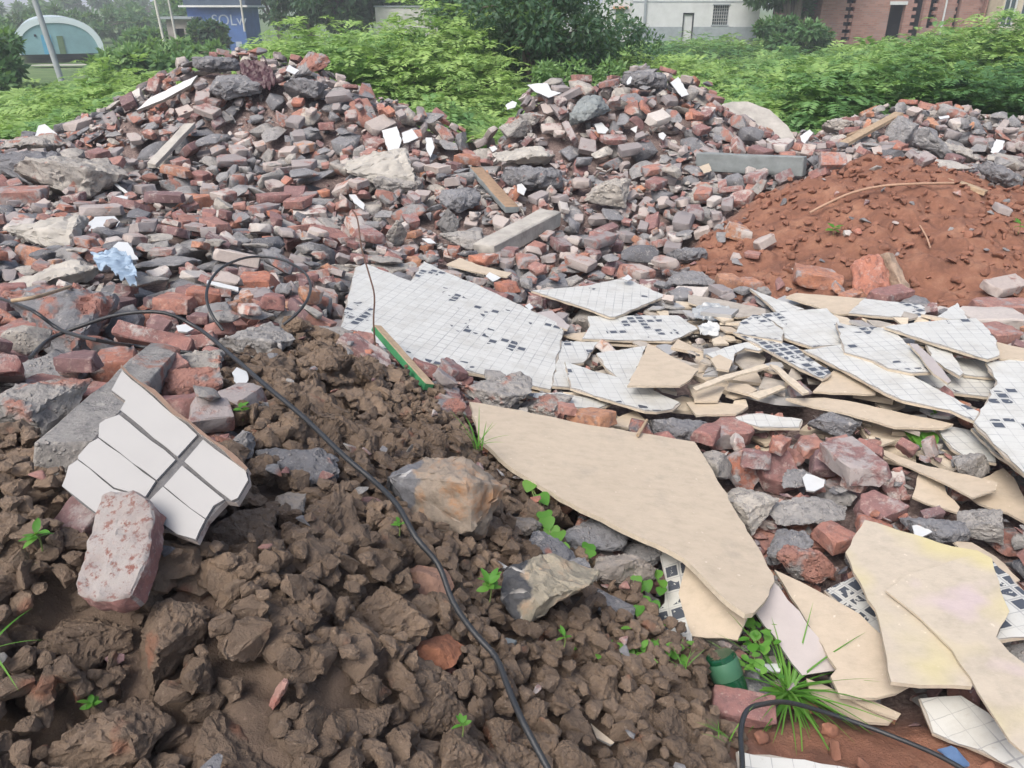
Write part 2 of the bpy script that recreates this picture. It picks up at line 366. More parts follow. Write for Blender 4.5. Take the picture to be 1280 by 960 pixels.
def proto_brick(L, seed, hi=2):
    r = random.Random(seed); bm = bmesh.new(); bmesh.ops.create_cube(bm, size=1)
    for v in bm.verts: v.co = Vector((v.co.x*.24*L*1.02, v.co.y*.115, v.co.z*.056))
    def cut(p, nrm):
        g = bmesh.ops.bisect_plane(bm, geom=bm.verts[:]+bm.edges[:]+bm.faces[:], plane_co=p, plane_no=nrm, clear_outer=True)
        ed = [e for e in g['geom_cut'] if isinstance(e, bmesh.types.BMEdge)]
        if ed: bmesh.ops.contextual_create(bm, geom=ed)
    if L < .9: cut(Vector((.12*L*.82, 0, 0)), Vector((1, r.uniform(-.6, .6), r.uniform(-.5, .5))).normalized())
    for k in range(r.randint(1, 4)):
        c = Vector((r.choice((-1, 1))*.12*L, r.choice((-1, 1))*.0575, r.choice((-1, 1))*.028))
        n = Vector((c.x/(.12*L), c.y/.0575*r.uniform(.5, 1.4), c.z/.028*r.uniform(.3, 1))).normalized()
        cut(c-n*r.uniform(.012, .04), n)
    bmesh.ops.dissolve_degenerate(bm, dist=1e-4, edges=bm.edges[:])
    bmesh.ops.bevel(bm, geom=bm.edges[:], offset=.004, segments=1, affect='EDGES', clamp_overlap=True)
    if hi:
        bmesh.ops.triangulate(bm, faces=bm.faces[:])
        for _ in range(hi):
            bmesh.ops.subdivide_edges(bm, edges=[e for e in bm.edges if e.calc_length() > (.03 if hi == 1 else .018)], cuts=1)
            bmesh.ops.triangulate(bm, faces=bm.faces[:])
        displace(bm, .0065, 20, seed)
    return bm_np(bm), (.12*L, .0575, .028)
def proto_chunk(seed, flat=1.0, hi=2, rough=1.0, npt=16):
    r = random.Random(seed); bm = bmesh.new(); ax = (1, r.uniform(.55, .9), r.uniform(.4, .75)*flat)
    for k in range(npt):
        v = Vector((r.gauss(0, 1), r.gauss(0, 1), r.gauss(0, 1))).normalized()
        m = max(abs(v.x), abs(v.y), abs(v.z)); v = v/(m**.6)
        bm.verts.new(Vector((v.x*ax[0], v.y*ax[1], v.z*ax[2]))*.5*r.uniform(.8, 1.0))
    g = bmesh.ops.convex_hull(bm, input=bm.verts[:]); bmesh.ops.delete(bm, geom=[e for e in g['geom_interior'] if isinstance(e, bmesh.types.BMVert)], context='VERTS')
    bmesh.ops.bevel(bm, geom=bm.edges[:], offset=.016, segments=1, affect='EDGES', clamp_overlap=True)
    bmesh.ops.triangulate(bm, faces=bm.faces[:])
    for q in range(hi):
        bmesh.ops.subdivide_edges(bm, edges=[e for e in bm.edges if e.calc_length() > .13/(1+q*.8)], cuts=1); bmesh.ops.triangulate(bm, faces=bm.faces[:])
    displace(bm, .022*rough, 3.2, seed)
    if hi > 1: displace(bm, .014*rough, 13, seed+50)
    V, Fc = bm_np(bm); s = 1.0/(V.max(0)-V.min(0)).max(); V = (V-(V.max(0)+V.min(0))/2)*s
    return (V, Fc), tuple((V.max(0)-V.min(0))/2)
def proto_clod(seed, sub=3):
    r = random.Random(seed); bm = bmesh.new(); bmesh.ops.create_icosphere(bm, subdivisions=sub, radius=.5)
    sx, sy, sz = 1, r.uniform(.65, .95), r.uniform(.5, .8); off = Vector((seed*7.7, seed*2.2, 0))
    for v in bm.verts:
        q = v.co*2.2+off; d = mn.fractal(q, .7, 2.2, 5)*.14
        c = mn.voronoi(v.co*3.2+off)[0]; d += (min(c[1]-c[0], .35))*.22
        v.co = v.co*(1+d); v.co = Vector((v.co.x*sx, v.co.y*sy, v.co.z*sz))
    V, Fc = bm_np(bm); s = 1.0/(V.max(0)-V.min(0)).max(); V = (V-(V.max(0)+V.min(0))/2)*s
    return (V, Fc), tuple((V.max(0)-V.min(0))/2*.92)

PB_hi = [proto_brick(L, 10+i, 2) for i, L in enumerate([1, .95, .85, .9, .8, .7, .62, .55, .5, .45, .38, .33, 1, .6, .5, .42])]
PB_lo = [proto_brick(L, 40+i, 1) for i, L in enumerate([1, 1, .9, .85, .8, .7, .6, .55, .5, .45, .4, .3, .35, .65]*2)]
PC_hi = [proto_chunk(70+i, [1, .8, .5, 1, .35, .9][i % 6], 2) for i in range(16)]
PC_lo = [proto_chunk(90+i, [1, .8, .5, 1, .35, .7][i % 6], 1) for i in range(16)]
PS = [proto_chunk(120+i, [1, .7, .4][i % 3], 0, npt=10) for i in range(12)]
def proto_lump(seed, hi, rough, fine, npt=22, flat=1., crease=.55):
    (V, Fc), h_ = proto_chunk(seed, flat, hi, rough, npt)
    bm = bmesh.new(); vs = [bm.verts.new(v) for v in V]; [bm.faces.new([vs[k] for k in f]) for f in Fc]
    if hi > 2:
        bmesh.ops.subdivide_edges(bm, edges=[e for e in bm.edges if e.calc_length() > .05], cuts=1); bmesh.ops.triangulate(bm, faces=bm.faces[:])
    displace(bm, fine, 9, seed+3); displace(bm, fine*.5, 24, seed+5); bm.normal_update()
    for v in bm.verts:
        c = mn.voronoi(v.co*3.1+Vector((seed, 0, 0)))[0]; v.co -= v.normal*max(0, .10-(c[1]-c[0]))*crease
    return bm_np(bm), h_
PM_hi = [proto_lump(150+i, 3, 2.0, .014, 15, 1., .35) for i in range(12)]
PM_md = [proto_lump(170+i, 2, 2.0, .016, 14, 1., .3) for i in range(14)]
PM_lo = [proto_chunk(190+i, .9, 1, 2.6, 14) for i in range(12)]
PX = [proto_lump(230+i, 3, 1.3, .016, 14, [1, .7, .5, .9, .4, .6][i % 6], .22) for i in range(16)]

# ------------------------------------------------------------------ world raster updates
def raster_obj(V, Fc, clear=.006, as_ceiling=True):
    """lower the ceiling / raise the surface where a placed object's faces cover the ground"""
    V = np.asarray(V)
    for f in Fc:
        a, b, c = V[f[0]], V[f[1]], V[f[2]]
        i0 = max(0, int((min(a[0], b[0], c[0])-GX0)/RES)); i1 = min(len(gx)-1, int((max(a[0], b[0], c[0])-GX0)/RES)+1)
        j0 = max(0, int((min(a[1], b[1], c[1])-GY0)/RES)); j1 = min(len(gy)-1, int((max(a[1], b[1], c[1])-GY0)/RES)+1)
        if i1 < i0 or j1 < j0: continue
        X, Y = GXX[i0:i1+1, j0:j1+1], GYY[i0:i1+1, j0:j1+1]
        d = (b[1]-c[1])*(a[0]-c[0])+(c[0]-b[0])*(a[1]-c[1])
        if abs(d) < 1e-9: continue
        l1 = ((b[1]-c[1])*(X-c[0])+(c[0]-b[0])*(Y-c[1]))/d; l2 = ((c[1]-a[1])*(X-c[0])+(a[0]-c[0])*(Y-c[1]))/d; l3 = 1-l1-l2
        ins = (l1 >= -.1) & (l2 >= -.1) & (l3 >= -.1)
        z = l1*a[2]+l2*b[2]+l3*c[2]-clear
        sub = CEIL[i0:i1+1, j0:j1+1]; sub[ins] = np.minimum(sub[ins], z[ins])

def tris(me):
    me.calc_loop_triangles(); t = np.empty(len(me.loop_triangles)*3, np.int32); me.loop_triangles.foreach_get('vertices', t)
    v = np.empty(len(me.vertices)*3); me.vertices.foreach_get('co', v); return v.reshape(-1, 3), t.reshape(-1, 3)

# ------------------------------------------------------------------ panels: outlines seen in the photo, put on a real plane
def plane3(refs):
    P = [PY(a, b, c[1]) if isinstance(c, tuple) else PZ(a, b, c) for a, b, c in refs]
    n = (P[1]-P[0]).cross(P[2]-P[0]).normalized()
    if n.z < 0: n = -n
    return P[0], n
def onplane(px, py, pl):
    d = ray(px, py); o = Vector((0, 0, CAMZ)); t = (pl[0]-o).dot(pl[1])/d.dot(pl[1]); return o+d*t
def autoplane(outline, lift=.03, extra=0, drop=.0):
    """plane through the terrain under the outline, never steeper or more edge-on than a resting piece would be"""
    P = np.array([hit_near(a, b, lift)[:] for a, b in outline]); cx, cy = np.mean([q[0] for q in outline]), np.mean([q[1] for q in outline])
    c0 = np.array(hit_near(cx, cy, lift)[:]); P = P[np.abs(P[:, 1]-c0[1]) < .45]
    if len(P) >= 3:
        c = P.mean(0); A = np.c_[P[:, 0]-c[0], P[:, 1]-c[1], np.ones(len(P))]; s = np.linalg.lstsq(A.T@A+np.diag([.02, .02, 0]), A.T@P[:, 2], rcond=None)[0]; s = s[:2]
    else: s = np.zeros(2)
    s = np.clip(s, -.7, .7); n = Vector((-s[0], -s[1], 1)).normalized(); v = (Vector((0, 0, CAMZ))-Vector(c0)).normalized()
    k = 0
    while n.dot(v) < .3 and k < 30: n = (n+v*.08).normalized(); k += 1
    return Vector(c0), n
def solid(name, pts, nrm, th, mtop, mside, jag=.0015, seed=0, uvdir=None, curl=0):
    """closed slab: outline pts (top face), thickness th along -nrm"""
    r = random.Random(seed); out = []
    n = len(pts)
    for i in range(n):
        a, b = pts[i], pts[(i+1) % n]; L = (b-a).length; k = max(1, min(14, int(L/.035)))
        side = (b-a).cross(nrm).normalized() if L > 1e-6 else Vector()
        for q in range(k):
            p = a.lerp(b, q/k)
            if q: p = p+side*(r.gauss(0, jag)+jag*1.6*math.sin(q*1.7+i*2.1+seed))
            else: p = p+side*r.gauss(0, jag*.3)
            out.append(p)
    c = sum(out, Vector())/len(out)
    u = (uvdir if uvdir is not None else Vector((1, .25*r.uniform(-1, 1), 0))); u = (u-nrm*u.dot(nrm)).normalized(); v = nrm.cross(u)
    bm = bmesh.new(); top = [bm.verts.new(p) for p in out]; bot = [bm.verts.new(p-nrm*th+ (p-c).normalized()*-.001) for p in out]
    ft = bm.faces.new(top); ft.material_index = 0; fb = bm.faces.new(bot[::-1]); fb.material_index = 1
    m_ = len(out)
    for i in range(m_):
        f = bm.faces.new((top[i], bot[i], bot[(i+1) % m_], top[(i+1) % m_])); f.material_index = 1
    bmesh.ops.recalc_face_normals(bm, faces=bm.faces[:])
    bmesh.ops.triangulate(bm, faces=[ft, fb])
    uvl = bm.loops.layers.uv.new('UVMap')
    for f in bm.faces:
        for l in f.loops: q = l.vert.co-c; l[uvl].uv = (q.dot(u)+r.random()*0+seed*.37, q.dot(v)+seed*.11)
    me = bpy.data.meshes.new(name); bm.to_mesh(me); bm.free(); me.materials.append(mtop); me.materials.append(mside)
    at = me.attributes.new('rnd', 'FLOAT_COLOR', 'POINT'); at.data.foreach_set('color', [r.random(), .8, .9, 1]*len(me.vertices))
    return bpy.data.objects.new(name, me)
_seed = [0]
def panel(name, label, cat, outline, refs=None, th=.011, face='mos', group=None, lift=.03, uvpx=None, side='edge', ceil=True, facelabel=None):
    _seed[0] += 1; s = _seed[0]
    pl = plane3(refs) if refs else autoplane(outline, lift)
    pts = [onplane(a, b, pl) for a, b in outline]
    uvd = (onplane(*uvpx[1], pl)-onplane(*uvpx[0], pl)) if uvpx else None
    mosaic = face.startswith('mos')
    if mosaic:
        c = sum(pts, Vector())/len(pts); nrm = pl[1]
        o = solid(name, [p-nrm*.0045 for p in pts], nrm, th, M['greyback'], M[side], seed=s, uvdir=uvd)
        finish(o, None, label, cat, group)
        f = solid('mosaic_face', [c+(p-c)*(1-.004/max((p-c).length, .03)) for p in pts], nrm, .004, M[face], M['tile'], jag=.0022, seed=s+500, uvdir=uvd); finish(f, o)
    else:
        o = solid(name, pts, pl[1], th, M[face], M[side], seed=s, uvdir=uvd); finish(o, None, label, cat, group)
    if ceil:
        V, t = tris(o.data); raster_obj(V, t)
    return o

# ------------------------------------------------------------------ placed solids
def xf_obj(name, proto, mats, rn, loc, rot, scale, smooth=35, mi=None):
    (V, Fc), half = proto; o = mesh_np(name, V, Fc, mats, rn=rn, smooth=smooth)
    return o
def place(name, label, cat, px, py, wpx, proto, m, rn=(.5, .5, .5), yaw=0, pitch=0, roll=0, sc=(1, 1, 1), up=.55, group=None, ceil=True, smooth=35):
    (V, Fc), half = proto
    p0 = hit_near(px, py); sl = (p0-Vector((0, 0, CAMZ))).length; s = wpx*sl/F
    if name.startswith('brick'): s = s/(2*half[0])
    V2 = V*np.array(sc)*s
    Rm = np.array(Matrix.Rotation(R(yaw), 3, 'Z')@Matrix.Rotation(R(pitch), 3, 'Y')@Matrix.Rotation(R(roll), 3, 'X')); V2 = V2@Rm.T
    hz = (V2[:, 2].max()-V2[:, 2].min())/2
    c = hit_near(px, py, hz*up); V2 = V2-(V2.max(0)+V2.min(0))/2
    o = mesh_np(name, V2, Fc, [m], rn=np.array(rn), smooth=smooth); o.location = c
    finish(o, None, label, cat, group)
    if ceil: raster_obj(V2+np.array(c), Fc)
    return o
def beam(name, label, cat, A, B, wd, th, m, rn=(.5, .5, .5), roll=0, rough=.004, group=None, seed=1, link=True, parent=None, ceil=True, taper=1.0, mside=None):
    d = (B-A); L = d.length; x = d.normalized(); up = Vector((0, 0, 1)); y = up.cross(x).normalized(); z = x.cross(y)
    bm = bmesh.new(); bmesh.ops.create_cube(bm, size=1)
    for v in bm.verts:
        t = taper if v.co.x > 0 else 1; v.co = Vector((v.co.x*L, v.co.y*wd*t, v.co.z*th*t))
    r = random.Random(seed)
    for v in bm.verts: v.co += Vector((r.uniform(-1, 1)*wd*.12, r.uniform(-1, 1)*wd*.06, 0))
    bmesh.ops.bevel(bm, geom=bm.edges[:], offset=min(wd, th)*.07, segments=1, affect='EDGES'); bmesh.ops.triangulate(bm, faces=bm.faces[:])
    for _ in range(3):
        bmesh.ops.subdivide_edges(bm, edges=[e for e in bm.edges if e.calc_length() > max(.02, L/14)], cuts=1); bmesh.ops.triangulate(bm, faces=bm.faces[:])
    displace(bm, rough, 18, seed)
    V, Fc = bm_np(bm); Rm = Matrix((x, y, z)).transposed()@Matrix.Rotation(R(roll), 3, 'X'); V = V@np.array(Rm).T; c = (A+B)/2
    mats = [m]; mi = None
    if mside:
        mats.append(mside); nz = np.array(Rm)[:, 2]; fn = np.cross(V[Fc[:, 1]]-V[Fc[:, 0]], V[Fc[:, 2]]-V[Fc[:, 0]]); fn /= np.linalg.norm(fn, axis=1)[:, None]+1e-9; mi = (fn@nz < .6).astype(int)
    o = mesh_np(name, V, Fc, mats, rn=np.array(rn), smooth=35, mi=mi); o.location = c
    finish(o, parent, label, cat, group)
    if ceil: raster_obj(V+np.array(c), Fc)
    return o
def tube(name, pts, rad, m, sides=8, rads=None, smooth_n=4):
    # Catmull-Rom through pts
    P = [Vector(p) for p in pts]; Q = []; rr = []
    for i in range(len(P)-1):
        p0, p1, p2, p3 = P[max(i-1, 0)], P[i], P[i+1], P[min(i+2, len(P)-1)]
        for k in range(smooth_n):
            t = k/smooth_n; Q.append(.5*((2*p1)+(p2-p0)*t+(2*p0-5*p1+4*p2-p3)*t*t+(3*p1-p0-3*p2+p3)*t**3)); rr.append((rads[i]*(1-t)+rads[i+1]*t) if rads else rad)
    Q.append(P[-1]); rr.append(rads[-1] if rads else rad)
    V = []; Fc = []
    ref = Vector((.13, .2, 1)).normalized()
    for i, q in enumerate(Q):
        t = (Q[min(i+1, len(Q)-1)]-Q[max(i-1, 0)]).normalized(); a = t.cross(ref if abs(t.dot(ref)) < .97 else Vector((1, 0, 0))).normalized(); b = t.cross(a)
        for k in range(sides):
            an = 2*math.pi*k/sides; V.append(q+(a*math.cos(an)+b*math.sin(an))*rr[i])
    for i in range(len(Q)-1):
        for k in range(sides):
            a, b = i*sides+k, i*sides+(k+1) % sides; Fc.append((a, b, b+sides, a+sides))
    Fc.append(tuple(range(sides))[::-1]); Fc.append(tuple((len(Q)-1)*sides+k for k in range(sides)))
    return V, Fc
def tube_obj(name, label, cat, pts, rad, m, parent=None, group=None, **kw):
    V, Fc = tube(name, pts, rad, m, **kw); o = mesh_np(name, V, Fc, [m], smooth=60); return finish(o, parent, label, cat, group)

# --- the broken facade piece with glazed tiles, brick lying on it (front, towards the mud)
ZA = lambda x, y: (40+x/2.667, 420+y/2.667)
fpl = plane3([(152, 459, 1.0), (310, 600, .91), (222, 667, .86)])
foot = [ZA(*p) for p in [(300,105),(262,180),(310,215),(290,250),(225,290),(220,340),(155,400),(125,430),(100,500),(210,590),(300,625),(440,640),(485,660),(545,680),(580,610),(640,545),(680,550),(720,480),(715,445),(560,320)]]
nf = fpl[1]
fo = solid('facade_piece', [onplane(a, b, fpl)-nf*.006 for a, b in foot], nf, .014, M['grout'], M['brick'], seed=3)
finish(fo, None, 'slab of white glazed facade tiles with dark grout lying under the mortar-covered brick', 'tiled slab')
tl = [[(300,115),(265,180),(312,215),(295,246),(485,402),(550,330)], [(290,262),(245,278),(225,292),(222,336),(415,480),(478,412)],
 [(220,340),(190,358),(155,398),(154,409),(274,505),(378,535),(412,483)], [(151,413),(122,433),(112,470),(100,500),(208,585),(300,625),(370,540),(272,510)],
 [(570,345),(508,418),(665,548),(685,540),(720,480),(712,450)], [(500,432),(440,500),(578,608),(605,565),(640,545)],
 [(436,502),(393,546),(400,600),(485,660),(545,678),(557,650),(577,611)], [(398,605),(380,650),(438,637)]]
for t_ in tl:
    o = solid('tile', [onplane(*ZA(a, b), fpl) for a, b in t_], nf, .0055, M['tile'], M['tile'], jag=.0006, seed=9); finish(o, fo)
raster_obj(*tris(fo.data))
strip = [onplane(*ZA(a, b), fpl) for a, b in [(300, 98), (298, 108), (560, 328), (716, 452), (722, 444), (565, 315)]]
finish(solid('edge_strip', [p+nf*.004 for p in strip], nf, .02, simple('brown_edge', (.19,.13,.10), .9, 30, .3), M['brick'], seed=4), fo)
bp = (fpl[0]+nf*.052, nf)
bk = [(235,522),(262,514),(330,514),(372,530),(402,562),(407,600),(392,690),(372,780),(330,868),(262,884),(200,880),(146,850),(165,770),(190,670),(208,600)]
M['mortar'] = simple('pale_mortar', (.40,.37,.35), .95, 35, .25, .8, .006)
_m, _n_, _b = mat('caked_mortar'); _c = mixc(_n_, maprange(_n_, noi(_n_, 60, 6, .75, pos(_n_)), .52, .6), (.31,.29,.28), (.19,.085,.07)); _n_.links.new(mixc(_n_, maprange(_n_, noi(_n_, 14, 4, .6, pos(_n_)), .45, .7, 0, .7), _c, (.21,.165,.155)), _b.inputs['Base Color']); _b.inputs['Roughness'].default_value = .95
bump(_n_, _b, noi(_n_, 50, 6, .7, pos(_n_)), .8, .008)
bo = solid('brick', [onplane(*ZA(a, b), bp) for a, b in bk], nf, .048, _m, M['brick'], jag=.0035, seed=31)
at = bo.data.attributes['rnd']; at.data.foreach_set('color', [.4, .25, .6, 1]*len(bo.data.vertices))
finish(bo, None, 'long rounded brick caked with pale mortar lying across the white tiled slab', 'brick', 'single bricks')
raster_obj(*tris(bo.data))
def roughen(o, amp, minlen, times=3, seed=1):
    bm = bmesh.new(); bm.from_mesh(o.data); bmesh.ops.remove_doubles(bm, verts=bm.verts[:], dist=1e-5); bmesh.ops.bevel(bm, geom=[e for e in bm.edges if len(e.link_faces) == 2 and e.calc_face_angle(0) > .9], offset=.004, segments=1, affect='EDGES', clamp_overlap=True)
    for _ in range(times): bmesh.ops.subdivide_edges(bm, edges=[e for e in bm.edges if e.calc_length() > minlen], cuts=1); bmesh.ops.triangulate(bm, faces=bm.faces[:])
    c = sum((v.co for v in bm.verts), Vector())/len(bm.verts)
    for v in bm.verts: v.co -= c
    displace(bm, amp, 26, seed); displace(bm, amp*.5, 70, seed+4)
    for v in bm.verts: v.co += c
    bm.to_mesh(o.data); bm.free(); o.data.polygons.foreach_set('use_smooth', [True]*len(o.data.polygons)); o.data.set_sharp_from_angle(angle=R(40))
roughen(bo, .005, .012, 4)
# render-covered brickwork strip behind the tiled slab
beam('brickwork_piece', 'long grey render strip with bricks attached running behind the white tiled slab', 'masonry chunk', hit(78, 575, .05), hit(205, 445, .05), .10, .075, M['conc'], (.62, .55, .5), roll=12, rough=.008, seed=11)
place('brick', 'dark broken brick at the lower corner of the white tiled slab', 'brick', 112, 640, 70, PB_hi[5], M['brick'], (.05, .5, .2), yaw=60, pitch=-30, group='single bricks')

# --- large boards and panels, nearest first
ZB = 'beige'
panel('mosaic_sheet', 'largest mosaic tile panel, white squares with dark gaps, behind the green plank', 'mosaic sheet',
 [(424,415),(444,334),(456,329),(513,351),(530,326),(560,341),(600,357),(706,407),(689,487),(640,476),(560,458),(520,452),(470,440)],
 refs=[(424,415,.33),(530,326,.30),(689,487,.17)], face='mos1', uvpx=((470,420),(690,478)), th=.014)
E1 = panel('board', 'largest beige back board, pointed end by the grass, tapering towards the small bottle', 'board',
 [(587,502),(640,511),(730,530),(800,541),(868,552),(880,570),(920,640),(967,718),(968,727),(955,752),(942,766),(932,767),(915,756),(880,722),(855,698),(822,680),(780,662),(700,622),(640,585),(603,552),(596,535)],
 refs=[(590,505,.30),(868,552,.20),(940,766,.26)], face=ZB, th=.016)
panel('mosaic_sheet', 'curved mosaic sliver hanging under the edge of the largest beige board', 'mosaic sheet',
 [(822,678),(840,686),(858,702),(852,735),(862,775),(866,805),(850,805),(810,786),(830,755),(832,725),(826,700)], refs=[(822,678,.17),(858,702,.185),(850,805,.10)], face='mos3', th=.01)
panel('board', 'small beige board piece tucked below the largest beige board, above the green bottle', 'board',
 [(858,704),(880,716),(925,757),(934,772),(922,800),(865,795),(848,742)], refs=[(858,704,.20),(925,757,.19),(865,795,.12)], face=ZB, th=.01)
panel('tile_plank', 'smooth grey lilac tile plank slanting down beside the grass tuft', 'tile',
 [(966,727),(974,734),(1010,782),(1046,834),(1046,838),(1003,844),(945,766)], refs=[(968,728,.21),(1046,836,.10),(1003,844,.09)], face='lilac', th=.012, side='tile')
panel('board', 'beige board with pointed top lying under the stained board, beside the lilac tile plank', 'board',
 [(968,712),(1000,727),(1040,748),(1075,768),(1110,800),(1125,845),(1142,854),(1120,866),(1095,872),(1050,870),(1038,845),(1046,836),(1010,780)], refs=[(968,712,.155),(1110,800,.15),(1050,870,.12)], face=ZB, th=.011)
panel('board', 'wide beige board with a chamfered corner near the wet red rubble, cracked lengthwise', 'board',
 [(1057,690),(1081,650),(1095,653),(1190,683),(1222,688),(1240,698),(1250,735),(1240,800),(1215,858),(1150,856),(1114,852),(1106,810),(1098,772),(1075,727)], refs=[(1081,650,.21),(1240,698,.22),(1150,856,.21)], face='stain', th=.012)
panel('board', 'stained beige board with a long curved edge lying on the wide cracked board', 'board',
 [(1107,738),(1135,718),(1215,694),(1240,704),(1262,764),(1245,796),(1262,815),(1292,838),(1310,860),(1290,950),(1262,925),(1222,864),(1190,812),(1150,772),(1125,752)], refs=[(1107,738,.224),(1240,704,.234),(1262,925,.222)], face='stain', th=.007)
panel('mosaic_sheet', 'dark ruined mosaic scrap showing between the two lower beige boards', 'mosaic sheet',
 [(1030,737),(1062,722),(1080,714),(1096,760),(1108,800),(1070,775)], refs=[(1030,737,.10),(1080,714,.12),(1108,800,.11)], face='mos3', uvpx=((1030,737),(1108,790)))
panel('mosaic_sheet', 'curled mosaic strip emerging from behind the wide stained board', 'mosaic sheet',
 [(1190,684),(1225,690),(1262,718),(1300,760),(1300,792),(1245,800),(1255,765),(1240,715)], refs=[(1190,684,.17),(1300,760,.2),(1245,800,.18)], face='mos3')
panel('plank', 'pale narrow plank lying on the soil below the lower beige board', 'plank',
 [(1008,848),(1035,858),(1075,876),(1118,898),(1112,904),(1078,902),(1045,884),(1012,862)], lift=.03, face='beige', th=.01, group='pale planks on the red soil')
panel('plank', 'short pale plank scrap beside the narrow plank on the soil', 'plank',
 [(1062,872),(1082,872),(1126,892),(1122,898),(1098,890)], lift=.05, face='beige', th=.008, group='pale planks on the red soil')
panel('plank', 'broad grey plank end showing below the stained board', 'plank',
 [(1148,872),(1200,868),(1236,890),(1262,925),(1300,950),(1300,975),(1230,940),(1165,915)], refs=[(1148,872,.1),(1236,890,.12),(1230,940,.1)], face='mos', th=.01)
panel('mosaic_sheet', 'mosaic panel edge lying on red soil beside the bent black cable', 'mosaic sheet',
 [(920,938),(1050,956),(1160,985),(1150,1050),(930,1040)], refs=[(920,938,.10),(1050,956,.10),(930,1040,.09)], face='mos2', uvpx=((920,938),(1050,956)))
panel('board', 'thin beige tapering board piece on red gravel, next to the small white shards', 'board',
 [(1098,564),(1104,562),(1147,579),(1227,598),(1247,603),(1245,612),(1216,622),(1178,602),(1150,590),(1120,577)], refs=[(1098,564,.14),(1247,603,.20),(1216,622,.19)], face=ZB, th=.008)
panel('board', 'small beige board piece crossing below the thin tapering board', 'board',
 [(1151,585),(1175,592),(1179,603),(1184,618),(1200,634),(1197,641),(1160,630),(1140,621)], refs=[(1151,585,.14),(1179,595,.14),(1160,630,.12)], face=ZB, th=.008)
panel('board', 'beige board corner pointing up at the frame edge below the mosaic panels', 'board',
 [(1215,604),(1227,598),(1254,585),(1267,597),(1290,638),(1300,662),(1260,641),(1224,629),(1211,620)], refs=[(1227,598,.15),(1254,585,.16),(1260,641,.14)], face=ZB, th=.009)
panel('board', 'slim beige splinter above the wide stained board, among red brick bits', 'board',
 [(1190,676),(1215,678),(1245,696),(1275,725),(1268,728),(1240,708),(1205,690)], refs=[(1190,676,.13),(1215,678,.13),(1268,728,.13)], face=ZB, th=.007)

